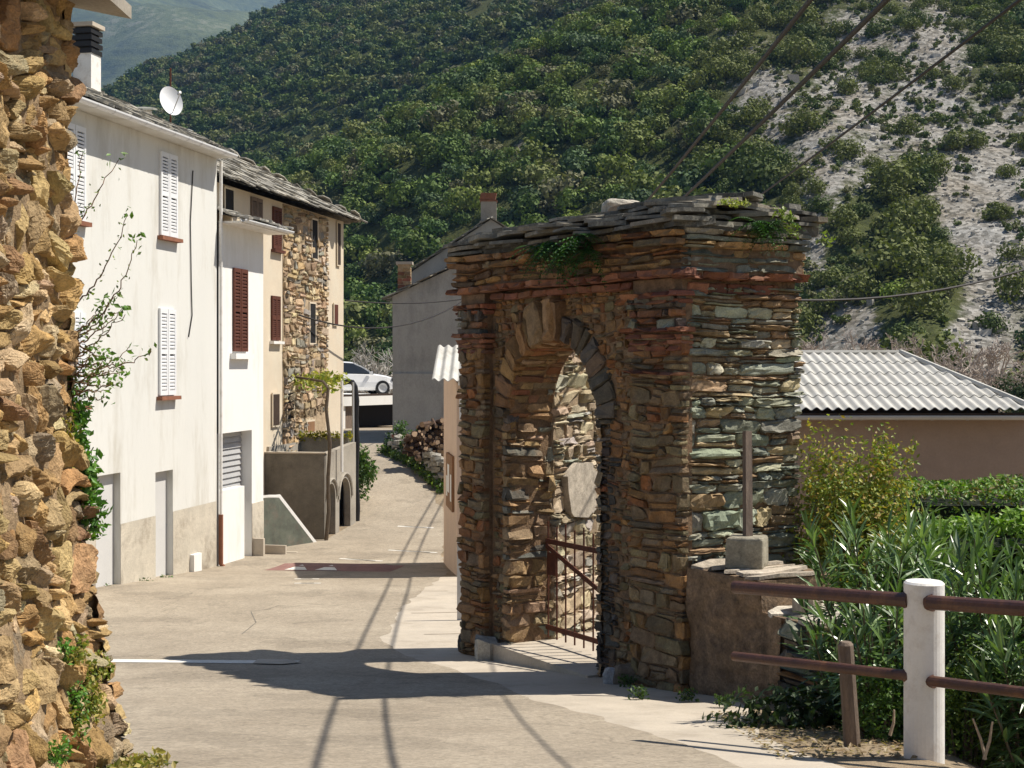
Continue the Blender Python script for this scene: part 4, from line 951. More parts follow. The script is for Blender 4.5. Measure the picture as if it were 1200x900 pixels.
a = Acc(); a.box(-.3, .3, -.27, .27, -.2, 1.1); a.prism([(-.55, -.2), (.55, -.2), (.33, .35), (-.33, .35)], -.36, .36); a.build('stack', M['concrete'], c2)
a = Acc(); a.box(-.33, .33, -.3, .3, 1.1, 1.16); a.obox((-.02, 0, 1.3), (.3, 0, .0), (0, .27, 0), (.03, 0, .13)); a.build('tile_cap', M['terracotta'], c2)
p = pt(474, 335, 50.3)
c3 = thing('brick_chimney', 'pale brick chimney on the low eave of the grey house', 'chimney', (p[0], 50.4, p[2]), 0)
a = Acc(); a.box(-.22, .22, -.22, .22, -.4, .75); a.build('stack', M['tan_mortar'], c3)
a = Acc(); stones(a, courses(-.24, .24, -.2, .62, (.1, .14), (.18, .3), .1), lambda x, z, d: np.stack([x, -.22 - d, z], -1), BRK + TAN, prot=(.01, .03), n=3, m=3, seed=81, warp=0); a.build('brick_face', M['brick'], c3)
a = Acc(); a.box(-.29, .29, -.29, .29, .75, .85); a.build('cap', M['pavement'], c3)

# parking deck, garage below, car on top
RA = math.radians(54); pv_ = np.array([-7.2, 57.6]); Rm = np.array([[math.cos(RA), -math.sin(RA)], [math.sin(RA), math.cos(RA)]])
lo_ = pv_ - Rm @ np.array([.8, 0.])
dk = thing('parking_deck', 'white edged concrete parking deck over a dark garage', 'deck', (lo_[0], lo_[1], -2.72), RA)
zd0, zd1 = 2.72 + (HV - 476) / F * 58, 2.72 + (HV - 465) / F * 58
a = Acc(); a.box(-5, 6.4, 0, 7, zd0, zd1); a.build('slab', M['brightwhite'], dk)
xg = pt(415, 490, 58)[0] + 8
a = Acc(); a.box(-5, xg, .1, 6.9, 0, zd0); a.box(-5, 6.4, 6.5, 6.9, 0, zd0); a.build('wall', M['brightwhite'], dk)
a = Acc(); a.box(xg + .01, 6.4, .8, 6.4, .0, zd0 - .01); a.build('garage_interior', M['dark'], dk)  # solid block, its near-black colour stands for the unlit garage
a = Acc(); a.box(xg - .0, xg + .55, .2, .8, 0, zd0 - .01); a.build('wooden_door', M['oldwood'], dk)
a = Acc(); a.box(-5, 6.4, .02, .1, zd1, zd1 + .09); a.build('kerb', M['darkwood'], dk)

car = thing('parked_car', 'white hatchback parked on the deck at the end of the street', 'car', (0, 0, -2.72 + zd1), math.radians(20))
cx1 = 2.9; cx0 = cx1 - 4.2; cl_ = np.array([-7.85, 61.5]); car.location = (cl_[0], cl_[1], -2.72 + zd1)
def car_body():
    #   s (0 rear .. 1 nose): bottom, belt, half width
    st = [(0, .45, .82, .66), (.03, .28, .92, .78), (.12, .22, .96, .84), (.3, .2, .95, .86), (.5, .2, .94, .86), (.66, .2, .92, .86), (.74, .2, .9, .85), (.86, .22, .82, .83), (.95, .26, .7, .78), (1., .36, .56, .62)]
    rows = []
    for s, b, t, w in st:
        x = cx0 + s * 4.2
        rows.append([(x, -w*.9, b), (x, -w, b + .14), (x, -w*1.01, (b+t)/2), (x, -w*.96, t - .05), (x, -w*.8, t), (x, 0, t + .03), (x, w*.8, t), (x, w*.96, t - .05), (x, w*1.01, (b+t)/2), (x, w, b + .14), (x, w*.9, b)])
    a = Acc(); a.grid(rows); r0, r1 = rows[0], rows[-1]
    for r in (r0, r1): a.add(r, t=[(0, i, i+1) for i in range(1, 10)])
    # roof and pillars
    rf_ = [(.02, .95, .74), (.1, 1.28, .62), (.2, 1.4, .57), (.38, 1.44, .56), (.52, 1.4, .57), (.6, 1.25, .62), (.72, .93, .74)]
    R_ = []
    for s, z, w in rf_:
        x = cx0 + s * 4.2; R_.append([(x, -w, z - .035), (x, -w*.75, z), (x, 0, z + .03), (x, w*.75, z), (x, w, z - .035)])
    a.grid(R_[1:5])
    for side in (-1, 1):
        for s0, s1 in ((.02, .1), (.1, .2), (.52, .6), (.6, .72), (.33, .35)):
            z0, z1 = np.interp([s0, s1], [q[0] for q in rf_], [q[1] for q in rf_]); w0, w1 = np.interp([s0, s1], [q[0] for q in rf_], [q[2] for q in rf_])
            if s0 == .33: a.add([(cx0+s0*4.2, side*(w0+.012), z0-.04), (cx0+s1*4.2, side*(w1+.012), z1-.04), (cx0+s1*4.2, side*.79, .92), (cx0+s0*4.2, side*.79, .92)], [(0, 1, 2, 3)])
            else: a.add([(cx0+s0*4.2, side*(w0+.01), z0), (cx0+s1*4.2, side*(w1+.01), z1), (cx0+s1*4.2, side*(w1+.015), z1-.09), (cx0+s0*4.2, side*(w0+.015), z0-.09)], [(0, 1, 2, 3)])
    a.build('body', M['carpaint'], car, smooth=False)
    g = Acc()
    for side in (-1, 1):
        top = [(cx0+s*4.2, side*w, z - .035) for s, z, w in rf_]; bot = [(cx0+s*4.2, side*.78, .92) for s, z, w in rf_]
        g.add(top + bot, [(i, i+1, 8+i, 7+i) for i in range(6)])
    g.build('side_window', M['carglass'], car)
    g = Acc(); g.grid([[(cx0+s*4.2, y_*w, z - .03 - .0) for y_ in np.linspace(-1, 1, 5)] for s, z, w in rf_[4:]]); g.build('windscreen', M['carglass'], car)
    g = Acc(); g.grid([[(cx0+s*4.2, y_*w, z - .03 - .0) for y_ in np.linspace(-1, 1, 5)] for s, z, w in rf_[:2]]); g.build('rear_window', M['carglass'], car)
car_body()
for s in (.19, .81):
    for side in (-1, 1):
        x = cx0 + s * 4.2; a = Acc(); t = np.linspace(0, 2*math.pi, 25)
        prof = [(.2, .0), (.3, .0), (.315, .03), (.315, .17), (.3, .2)]
        a.grid([[(x + r*math.cos(k), side*(.88 - d), .31 + r*math.sin(k)) for k in t] for r, d in prof]); w_ = a.build('wheel', M['rubber'], car)
        a = Acc(); a.grid([[(x + r*math.cos(k), side*(.875 - d), .31 + r*math.sin(k)) for k in t] for r, d in ((0, .03), (.12, .03), (.2, .0))]); a.build('rim', M['steel'], w_)
for side in (-1, 1):
    a = Acc(); a.obox((cx1 - .22, side*.72, .66), (.16, -side*.04, 0), (.01, side*.06, 0), (0, 0, .07)); a.build('headlight', M['carglass'], car)
    a = Acc(); a.obox((cx0 + .68*4.2, side*.95, .96), (.06, 0, 0), (0, .09, 0), (0, 0, .06)); a.build('mirror', M['carpaint'], car)

# pink building with corrugated roof, notice board, blue sign
pk = thing('pink_building', 'small pink rendered building with a white corrugated roof beside the gateway', 'building', (-1.05, 27., -4.4), 0)
pa, pb = np.array([-.39 - 0., 3.0]), np.array([0, 0.])
zf = 4.4 + (HV - 449) / F * 27; zk = 4.4 + (HV - 412) / F * 30
a = Acc(); W2 = 1.5
V = [(0, 0, 0), (W2, 0, 0), (W2 - .2, 3, 0), (-.39, 3, 0), (0, 0, zf), (W2, 0, zf), (W2 - .2, 3, zk), (-.39, 3, zk)]
a.add(V, [(0, 1, 5, 4), (1, 2, 6, 5), (2, 3, 7, 6), (3, 0, 4, 7), (4, 5, 6, 7)]); a.build('wall', M['pink'], pk)
def corrugated(a, o, dx, dy, nw, amp, nrm, rows=24, th=.012, wl=None):
    """sheet from o along dx (across the waves) and dy (down the slope)"""
    o, dx, dy, nrm = (np.asarray(k, float) for k in (o, dx, dy, nrm)); t = np.linspace(0, 1, nw * 8 + 1)
    for off in (0, -th): a.grid([[o + dx*i + dy*j + nrm*(amp*math.sin(i*nw*2*math.pi) + off) for i in t] for j in np.linspace(0, 1, 2)])
    for j in (0, 1): a.grid([[o + dx*i + dy*j + nrm*(amp*math.sin(i*nw*2*math.pi) + off) for i in t] for off in (0, -th)])
a = Acc(); d_ = np.array([.06, -3.35, zf - zk - .05]); corrugated(a, (-.52, 3.15, zk + .12), (2.1, 0, 0), d_, 12, .028, (0, .12, .99)); a.build('corrugated_roof', M['fibre'], pk)
a = Acc(); a.box(.03, W2, -.12, -.02, zf - .04, zf + .05); a.build('fascia', M['whitepaint'], pk)
fx = lambda t: np.array([-.39*t, 3.0*t]); fn = np.array([-3.0, -.39]) / math.hypot(3, .39); fd = np.array([-.39, 3.0]) / math.hypot(3, .39)
def on_side(t0, t1, z0, z1, out0, out1, name, m, parent):
    A, B = fx(t0), fx(t1); a = Acc(); V = [(*(q + fn*o_), z) for q in (A, B) for z in (z0, z1) for o_ in (out0, out1)]
    a.add(V, [(0, 1, 3, 2), (4, 6, 7, 5), (0, 4, 5, 1), (2, 3, 7, 6), (0, 2, 6, 4), (1, 5, 7, 3)]); o = a.build(name, M[m], parent); return o
nb = thing('notice_board', 'brown wooden notice board with white papers on the pink wall', 'notice board', (-1.05, 27., -4.4), 0)
zb = lambda v, y: 4.4 + (HV - v) / F * y
on_side(.16, .62, zb(597, 28), zb(533, 28), .003, .05, 'board', 'board', nb)
for t0, t1, v0, v1 in ((.2, .28, 555, 586), (.36, .48, 545, 578), (.5, .58, 560, 584)): on_side(t0, t1, zb(v1, 28), zb(v0, 28), .051, .056, 'paper', 'paper', nb)
bs = thing('blue_sign', 'blue enamel sign with a white border on the pink building', 'sign', (-1.05, 27., -4.4), 0)
a = Acc(); q0, q1 = pt(538.2, 492, 26.95), pt(549, 466, 26.95); a.box(q0[0]+1.05, q1[0]+1.05, -.03, -.003, q0[2]+4.4, q1[2]+4.4); a.build('border', M['whitepaint'], bs)
a = Acc(); a.box(q0[0]+1.09, q1[0]+1.01, -.036, -.0305, q0[2]+4.45, q1[2]+4.35); a.build('plate', M['blue'], bs)
y = 20.2; x = (538.5-600)/F*y
a = Acc(); a.box(-.035, .035, -.015, .015, 0, zr(y)*-1 + (HV-634)/F*y, c=(1, 1, 1)); a.box(.035, .3, -.008, .008, .05, 1.0); o = a.build('metal_barrier', M['steel']); o.location = (x, y, zr(y)); tag(o, 'grey metal barrier plate standing beside the gateway', 'barrier')

# dry stone border with firewood
A0, B0 = gp(458, 533), gp(524, 577)
ds = thing('dry_stone_border', 'low dry stone border wall topped with pale slabs along the rising road', 'wall', (*A0[:2], 0), 0)
a = Acc(); dv = (B0 - A0)[:2]; Ld = np.linalg.norm(dv); dv /= Ld; nv = np.array([dv[1], -dv[0]]); nv = nv if nv[0] < 0 else -nv
for i in range(110):
    s = R.uniform(0, Ld); h = R.random() * .62; c = dv * s - nv * R.uniform(.0, .35); zz = zr(A0[1] + dv[1]*s)
    slab(a, (*c, zz + h), (*(dv*R.uniform(.14, .34)), R.uniform(-.03, .03)), (*(nv*R.uniform(.12, .2)), 0), R.uniform(.05, .13), R.choice([(.42, .39, .33), (.35, .32, .26), (.5, .47, .4), (.28, .26, .22)]), jit=.05, cut=.25)
a.build('slabs', M['stone'], ds)
wc = pt(503, 520, 42.5)
BKc = (.16, .1, .06)
logm = []
for k in range(5):
    a = Acc(); n = 7; t = np.linspace(0, 2*math.pi, n+1)[:-1]; r0 = .045 + .011*k
    rr_ = r0 * rng.uniform(.75, 1.2, n); L = .26
    V = [(x_, rr_[i]*math.cos(t[i]), rr_[i]*math.sin(t[i])) for x_ in (-L, L) for i in range(n)]
    cc = [(.09, .055, .035)]*(2*n)
    a.add(V, [(i, (i+1) % n, n+(i+1) % n, n+i) for i in range(n)], c=cc)
    for b in (0, n): a.add([V[b+i] for i in range(n)], t=[(0, i, i+1) for i in range(1, n-1)], c=(.36, .25, .16))
    o = a.build('firewood_log', M['bark']); logm.append(o.data); bpy.data.objects.remove(o)
for i in range(130):
    o = bpy.data.objects.new('firewood_log', logm[i % 5]); COL.objects.link(o)
    q = R.random(); hx = R.uniform(-.55, .8); top = -1.75 - max(0, -hx) * 1.0; z = R.uniform(-2.75, top); yy = 42.2 + (z + 2.7) * .35 + R.uniform(-.2, .2)
    o.location = (wc[0] + hx, yy, z); o.rotation_euler = (R.uniform(0, 6), R.uniform(-.5, .5), R.choice([1.57, 0., .6, 2.]) + R.uniform(-.5, .5))
    tag(o, 'split firewood log tumbled in the pile behind the dry stone border', 'log', 'firewood logs in the pile')
p = pt(468, 523, 45.5); pot = thing('flower_pot', 'terracotta flower pot with a small plant at the grey house corner', 'pot', p, 0)
a = Acc(); t = np.linspace(0, 2*math.pi, 17); a.grid([[(r*math.cos(k), r*math.sin(k), z) for k in t] for r, z in ((.13, -.05), (.22, .3), (.25, .3), (.25, .38), (.21, .38), (.2, .3), (0, .3))]); a.build('pot', M['terracotta'], pot)
a = Acc(); leaf_cloud(a, [(0, 0, .5), (.05, 0, .65)], 160, (.12, .12, .1), .12, GR); a.build('foliage', M['leaf'], pot)
clump('border_grass', 'bright green weeds along the foot of the dry stone border', 'plant', [(*(A0[:2] + dv*s + nv*.12), zr(A0[1]+dv[1]*s) + .1) for s in np.linspace(-.6, Ld, 16)], 1500, (.1, .1, .09), .12, [(.1, .17, .03), (.14, .2, .04), (.07, .12, .03)])
clump('corner_shrub', 'small dark shrub against the grey house corner', 'shrub', [pt(456, 520, 47.5), pt(455, 531, 46), pt(459, 528, 46)], 500, (.1, .2, .2), .14, [(.02, .045, .015), (.03, .06, .02)])
clump('pot_weeds', 'leafy weeds growing beside the flower pot', 'plant', [pt(481, 513, 44.6), pt(486, 520, 44.4), pt(478, 520, 44.6)], 320, (.14, .15, .13), .13, GR)

# ------------------------------------------------------------------ corrugated building on the right
x_r0 = pt(1212, 487, 23.6)[0] - 5.03
cb = thing('corrugated_building', 'low pinkish brown building with a hipped white corrugated roof', 'building', (5.0, 23.9, -4.2), 0)
a = Acc(); a.box(-1.3, x_r0, 0, 5.6, 0, 4.2 + (HV - 490)/F*23.9); a.build('wall', M['pinkbrown'], cb)
ze = 4.2 + (HV - 480)/F*23.6; zk2 = 4.2 + (HV - 413.5)/F*27.2; x_l = pt(925, 480, 23.6)[0] - 5.6; x_r = pt(1214, 487, 23.6)[0] - 5
xr_r = pt(1055, 415, 27.2)[0] - 5; 
a = Acc()
for (o0, dwn) in ((0, 1),):
    nrow = 5; y_e, y_k = -.35, 3.3; sl = (zk2 - ze) / (y_k - y_e); am, wl = .024, .178
    nz = np.array([0, -sl, 1]) / math.hypot(1, sl)
    for k in range(nrow):
        t0, t1 = k/nrow, (k+1)/nrow + .03; lift = .02
        ya, yb = y_e + (y_k-y_e)*t0, y_e + (y_k-y_e)*min(t1, 1.); za, zb_ = ze + (zk2-ze)*t0 + lift, ze + (zk2-ze)*min(t1, 1.)
        hipx = lambda yy: x_r - (x_r - xr_r) * (yy - y_e)/(y_k - y_e)
        xs = np.arange(x_l, x_r, wl/8); A = []; B = []
        for xx in xs:
            wv = am*math.sin(xx/wl*2*math.pi); ymax = y_e + (y_k-y_e)*np.clip((x_r - xx)/(x_r - xr_r), 0, 1)
            yb2 = min(yb, ymax); 
            if yb2 < ya: continue
            f = (yb2-ya)/(yb-ya); A.append((xx, ya, za+wv)); B.append((xx, yb2, za+(zb_-za)*f+wv))
        if len(A) > 1:
            a.grid([A, B]); a.grid([[(x_, y_, z_-.012) for x_, y_, z_ in A], A])
    # hip end and rear slope
    a.add([(x_r, y_e, ze), (xr_r, y_k, zk2), (x_r, 2*y_k - y_e, ze)], t=[(0, 1, 2)]); a.add([(x_l, 2*y_k-y_e, ze), (x_r, 2*y_k-y_e, ze), (xr_r, y_k, zk2), (x_l, y_k, zk2)], [(0, 1, 2, 3)])
    a.tube([(x_r, y_e, ze + .02), (xr_r, y_k, zk2 + .02)], .05, 6); a.tube([(x_l, y_k, zk2 + .01), (xr_r, y_k, zk2 + .01)], .05, 6)
a.build('corrugated_roof', M['fibre'], cb)
gutter(cb, x_l, x_r, ze - .1, -.42, .07, 'steel')
a = Acc(); a.box(x_l, x_r, -.3, 0.02, ze - .16, ze - .06); a.box(x_l, x_r - .5, .05, 5.2, ze - .4, ze + .03); a.build('soffit', M['darkwood'], cb)

# ------------------------------------------------------------------ railing at the right
PX, PY = (1083 - 600)/F*8.3, 8.3; pz = zr(PY) + .0
rl = thing('roadside_railing', 'white concrete post with brown tubular rails at the right of the road', 'railing', (PX, PY, pz), 0)
a = Acc(); t = np.linspace(0, 2*math.pi, 33); rp = .116; hp = -pz + (HV - 681)/F*8.3
a.grid([[(r*math.cos(k), r*math.sin(k), z) for k in t] for r, z in ((rp*1.0, -.3), (rp, 0), (rp, .5), (rp, hp - .012), (rp - .012, hp), (0, hp + .002))]); a.build('post', M['whitepaint'], rl, smooth=False)
def rp_(u, v, y): return pt(u, v, y) - np.array([PX, PY, pz])
q2_ = rp_(1330, 722, 7.2); a = Acc(); zb2 = float(zg(PX + q2_[0], PY + q2_[1])) - pz
a.grid([[(q2_[0] + r*math.cos(k), q2_[1] + .06 + r*math.sin(k), z) for k in t] for r, z in ((rp, zb2 - .3), (rp, zb2 + .5), (rp, q2_[2] + .13), (rp - .012, q2_[2] + .142), (0, q2_[2] + .144))]); a.build('post', M['whitepaint'], rl)
for nm, pts, r in (('rail', [rp_(861, 688, 9.35), rp_(1066, 703.5, 8.32)], .042), ('rail', [rp_(1090, 706, 8.16), rp_(1330, 722, 7.2)], .042), ('rail', [rp_(860, 769, 9.35), rp_(1066, 792, 8.32)], .031), ('rail', [rp_(1091, 798, 8.16), rp_(1330, 828, 7.2)], .031)):
    a = Acc(); pts = np.array(pts); pts = np.array([pts[0] + (pts[1]-pts[0])*k for k in np.linspace(0, 1, 6)]); a.tube(pts, r, 14); a.build(nm, M['rail'], rl, smooth=False)
for (u_, v_, y_, r_) in ((1064, 703.3, 8.3, .042), (1091, 706, 8.2, .042), (1064, 791.8, 8.3, .031), (1092, 798.2, 8.2, .031)):
    a = Acc(); q_ = rp_(u_, v_, y_); dd_ = (rp_(1330, 722, 7.2) - rp_(1090, 706, 8.16)); dd_ /= np.linalg.norm(dd_); a.tube([q_ - dd_*.018, q_ + dd_*.018], r_ + .009, 14); a.build('collar', M['rail'], rl)
p0, p1 = gp(999, 858), pt(991, 752, 8.95); p0 = np.array([p0[0], 8.95, -2.5]); p0[0] = (1000-600)/F*8.95
a = Acc(); a.tube([p0, (p0*.6+p1*.4), p1 - [0, 0, .02], p1], [.055, .052, .05, .035], 9); tag(a.build('wooden_post', M['oldwood']), 'short weathered wooden post behind the lower rail', 'post')

# ------------------------------------------------------------------ near rubble wall of the house on the left
sh = thing('rubble_house', 'ochre rubble stone house wall close by on the left edge', 'house', (-2.4, 5.5, -2.3), 0)
Z0 = -2.3
def batter(z):      # how far the foot leans out into the road, z world
    return np.interp(z, [-2.6, -2.2, -1.8, -1.4, -1.0, -.6, -.2, 3], [.5, .33, .24, .16, .1, .06, .02, 0])
def frL(x, z, d):   # x runs away from the camera
    b = batter(z + Z0); zb_ = z
    return np.stack([b + d, x, z], -1)
OC = [(.52, .34, .14), (.58, .41, .19), (.44, .28, .115), (.54, .4, .23), (.4, .31, .2), (.6, .47, .28), (.46, .27, .115), (.36, .22, .11), (.5, .36, .17)]
T = bsp(-2.9, 2.12, -.4, 4.6, (.15, .42), (.1, .34))
a = Acc(); stones(a, T, frL, OC, prot=(.03, .125), n=18, m=16, octv=5, gap=.005, facets=4, noise=.028, nf=9., warp=.1, wf=2.6, sharp=8, back=.1, tilt=.35, seed=91, rnd=.3, chip=.06)
T = bsp(-2.9, 2.12, -.4, 4.6, (.06, .16), (.05, .14)); T = [t for t in T if R.random() < .3]
stones(a, T, frL, OC[:6], prot=(.005, .05), n=9, m=8, octv=4, chip=.1, gap=.006, facets=4, noise=.018, nf=12., warp=.1, wf=2.6, sharp=8, back=.1, seed=92, rnd=.35)
T = bsp(0, 2.4, -.3, 4.6, (.15, .4), (.1, .28))
stones(a, T, lambda x, z, d: np.stack([.04 + batter(z + Z0) - x, 2.08 + d, z], -1), OC, prot=(.02, .09), n=6, m=6, gap=.012, noise=.03, warp=.05, seed=93)
a.build('masonry', M['near_stone'], sh)
a = Acc(); zz = np.linspace(-.4, 4.6, 26); yy = np.linspace(-3., 2.09, 40)
a.grid([[(batter(z + Z0) + .015 + .02*math.sin(y_*9+z*7), y_, z) for y_ in yy] for z in zz]); a.grid([[(batter(z + Z0) + .015 - x_, 2.09, z) for x_ in (0, 2.5)] for z in zz])
a.build('mortar', M['ochre_mortar'], sh)
a = Acc(); ez = 1.86 - Z0; V = [(-2.4, -3, ez + .55), (.34, -3, ez), (.34, 2.2, ez), (-2.4, 2.2, ez + .55)]
a.add(V + [(x_, y_, z_ + .07) for x_, y_, z_ in V], [(0, 1, 2, 3), (4, 7, 6, 5), (0, 4, 5, 1), (1, 5, 6, 2), (2, 6, 7, 3), (3, 7, 4, 0)]); a.build('eave', M['concrete'], sh)

# ------------------------------------------------------------------ planting
def strap_leaf(acc, P, D, N_, L, W, cols, droop=.25, seg=3):
    """many lanceolate leaves at once: P base, D direction, N_ up side"""
    n = len(P); D = D / np.linalg.norm(D, axis=1, keepdims=True); S = np.cross(D, N_); S /= np.maximum(np.linalg.norm(S, axis=1, keepdims=True), 1e-6); U = np.cross(S, D)
    ts = np.linspace(0, 1, seg + 1); prof = np.interp(ts, [0, .12, .5, .85, 1], [.25, .7, 1., .55, .05])
    V = []
    for t, w in zip(ts, prof):
        c = P + D * (L * t)[:, None] - U * (L * droop * t * t)[:, None]; e = S * (W * w / 2)[:, None]; up = U * (W * w * .22)[:, None]
        V += [c - e + up, c, c + e + up]
    V = np.stack(V, 1); m = V.shape[1]; q = []
    for i in range(seg): b = 3*i; q += [(b, b+1, b+4, b+3), (b+1, b+2, b+5, b+4)]
    Q = (np.array(q)[None] + (np.arange(n)*m)[:, None, None]).reshape(-1, 4)
    cols = np.asarray(cols); c = cols[rng.integers(0, len(cols), n)] * rng.uniform(.75, 1.3, (n, 1))
    acc.add(V.reshape(-1, 3), Q, c=np.repeat(c, m, 0))
OL = [(.11, .185, .06), (.14, .22, .07), (.085, .15, .048), (.2, .28, .11), (.1, .17, .055)]
def oleander(label, base, H, nst, spread, lean=(0, 0), seed=0, LL=(.17, .26)):
    t = thing('oleander', label, 'shrub', base, 0, None)
    a = Acc(); s_ = Acc(); rs = np.random.default_rng(seed)
    for k in range(nst):
        ph = rs.uniform(0, 2*math.pi); r = math.sqrt(rs.uniform(0, 1)); h = H * rs.uniform(.55, 1.0) * (1 - .25*r*r)
        b = np.array([r*.3*spread*math.cos(ph), r*.3*spread*math.sin(ph), 0]); tip = np.array([r*spread*math.cos(ph) + lean[0], r*spread*math.sin(ph) + lean[1], h])
        mid = (b + tip)/2 + np.array([math.cos(ph), math.sin(ph), 0]) * -.12*spread*r + rs.normal(0, .03, 3)
        tt_ = np.linspace(0, 1, 9)[:, None]; path = (1-tt_)**2*b + 2*tt_*(1-tt_)*mid + tt_**2*tip
        s_.tube(path, np.linspace(.012, .004, 9), 5, c=(.14, .11, .07), cap=False)
        nw = int(h * .75 / .055); u = np.linspace(.25, 1., nw)[:, None]; Pq = (1-u)**2*b + 2*u*(1-u)*mid + u**2*tip
        dirv = (tip - mid); dirv /= np.linalg.norm(dirv)
        for j in range(3):
            an = np.arange(nw)*1.05 + j*2.094 + rs.uniform(0, 6)
            e1 = np.cross(dirv, [0.3, .2, 1]); e1 /= np.linalg.norm(e1); e2 = np.cross(dirv, e1)
            rad = np.cos(an)[:, None]*e1 + np.sin(an)[:, None]*e2
            el = np.interp(u[:, 0], [.25, .8, 1], [.1, .5, 1.2])[:, None] + rs.normal(0, .25, (nw, 1))
            D = rad*np.cos(el) + dirv*np.sin(el); keep = rs.random(nw) < .88
            strap_leaf(a, Pq[keep], D[keep], np.tile(dirv, (keep.sum(), 1)) + 1e-3, rs.uniform(*LL, keep.sum()), rs.uniform(.026, .038, keep.sum()), OL, droop=.2)
    a.build('foliage', M['gloss_leaf'], t); s_.build('stems', M['bark'], t); return t
def zat(x, y): return float(zg(x, y))
def ol(label, u, y, vt, nst, spread, **k):
    x = (u-600)/F*y; b = zat(x, y); oleander(label, (x, y, b), (HV-vt)/F*y - b, nst, spread, **k)
ol('tall oleander bush with long narrow leaves beside the gateway pier', 1025, 10.6, 560, 36, .55, seed=1)
ol('oleander bush behind the rail, left of the white post', 1040, 9.7, 680, 26, .44, seed=2)
ol('broad oleander bush right of the tall one, above the white post', 1075, 11.2, 605, 34, .5, seed=3)
ol('dark oleander bush behind the rail at the right edge', 1180, 9.6, 610, 40, .55, seed=4)
ol('oleander sprig bush low in the corner behind the right rail', 1215, 8.9, 690, 30, .4, seed=6)
ol('low oleander shoots leaning over the plaster wall', 1000, 10.4, 700, 16, .26, seed=5, lean=(-.15, -.1))

def shrub(name, label, base, rad, n, size, cols, m='leaf', cat='shrub', k=14, seed=0, stems=True, aspect=.55, fill=.5):
    t = thing(name, label, cat, base, 0); rs = np.random.default_rng(seed); rad = np.array(rad)
    C = rs.normal(0, 1, (k, 3)); C /= np.linalg.norm(C, axis=1, keepdims=True); C[:, 2] = C[:, 2]*.9; C = C * rs.uniform(.35, .8, (k, 1)) * rad + [0, 0, rad[2]]
    a = Acc(); ci = rs.integers(0, k, n); d = rs.normal(0, 1, (n, 3)); d /= np.linalg.norm(d, axis=1, keepdims=True)
    rr_ = rs.uniform(fill, 1.12, (n, 1)) * (rad * .46); P = C[ci] + d*rr_; ok = P[:, 2] > .0
    leaves(a, P[ok], (d + rs.normal(0, .7, (n, 3)) + [0, 0, .35])[ok], size, cols, aspect); a.build('foliage', M[m], t)
    if stems:
        s_ = Acc()
        for c in C: s_.tube([(c[0]*.15, c[1]*.15, -.1), (c[0]*.5, c[1]*.5, c[2]*.5), c], [.022, .015, .006], 5, c=(.13, .1, .07), cap=False)
        s_.build('stems', M['bark'], t)
    return t
YG = [(.24, .28, .045), (.33, .31, .05), (.18, .24, .04), (.38, .26, .06), (.14, .2, .035), (.3, .32, .05)]
x, y = (998-600)/F*13.6, 13.6; b = -3.6
sb = shrub('yellow_shrub', 'yellow green shrub with reddish young leaves in front of the corrugated building', (x, y, b), (.7, .6, 1.5), 26000, .052, YG, k=44, seed=11)
a = Acc()
for k in range(16):
    q0 = np.array([R.uniform(-.5, .5), R.uniform(-.3, .3), 2.0 + R.uniform(0, .5)]); q1 = q0 + np.array([R.uniform(-.1, .15), 0, R.uniform(.3, .62)])
    if q1[2] > 3.2: q1[2] = 3.1
    pth = np.array([q0 + (q1-q0)*t for t in np.linspace(0, 1, 12)]); leaves(a, np.repeat(pth, 7, 0) + rng.normal(0, .03, (84, 3)), rng.normal(0, 1, (84, 3)), .05, YG)
a.build('sprigs', M['leaf'], sb)
HG = [(.13, .24, .025), (.18, .3, .04), (.09, .18, .025), (.06, .11, .02), (.22, .28, .05), (.2, .16, .05)]
def hedge(label, x0, x1, y, ztop, dep, n, seed, cols=HG, zb=-3.9, size=.075, wav=.12):
    o0 = np.array([(x0+x1)/2, y, zb]); t = thing('hedge', label, 'hedge', o0, 0); rs = np.random.default_rng(seed); a = Acc()
    xx = rs.uniform(x0, x1, n); yy = rs.uniform(-dep/2, dep/2, n); H = ztop - zb
    top = H + wav*fbm(np.stack([xx*1.5, yy*1.5, xx*0+seed], -1), 3) ; u = rs.random(n); zz = np.where(u < .45, top*(1-.05*rs.random(n)), top*rs.random(n)); yy = np.where(u < .45, yy, -dep/2 + .14*np.abs(rs.normal(0, 1, n)))
    leaves(a, np.stack([xx - o0[0], yy, zz], -1), np.stack([rs.normal(0, .7, n), rs.normal(-.4, .7, n), rs.normal(.8, .6, n)], -1), size * rs.uniform(.6, 1.3, (len(xx), 1)), cols, .55); a.build('foliage', M['leaf'], t)
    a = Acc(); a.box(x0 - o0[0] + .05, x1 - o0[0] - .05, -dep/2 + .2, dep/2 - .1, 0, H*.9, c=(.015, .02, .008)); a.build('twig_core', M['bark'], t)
hedge('bright green clipped hedge below the pinkish brown wall', 4.0, 9.5, 18.6, -1.58, 1.6, 15000, 21)
hedge('leafy light green hedge nearer the road, left of the first', 4.3, 8.5, 15.6, -1.78, 1.3, 10000, 22, cols=HG[:3] + [(.2, .3, .05)], zb=-3.9, size=.1, wav=.3)
shrub('laurel_shrub', 'dark glossy shrub between the hedge and the oleanders', (4.35, 12.6, -3.8), (.7, .5, .95), 5000, .1, OL, 'gloss_leaf', seed=23, aspect=.35)
shrub('laurel_shrub', 'dark glossy shrub at the right edge under the hedge', (5.6, 13.6, -3.8), (.9, .5, 1.0), 6000, .1, OL, 'gloss_leaf', seed=24, aspect=.35)
shrub('small_leaf_shrub', 'light green small leaved shrub behind the white post', ((1128-600)/F*9.2, 9.2, -2.95), (.28, .25, .62), 4200, .032, [(.12, .2, .03), (.18, .25, .04), (.09, .15, .03)], seed=25)
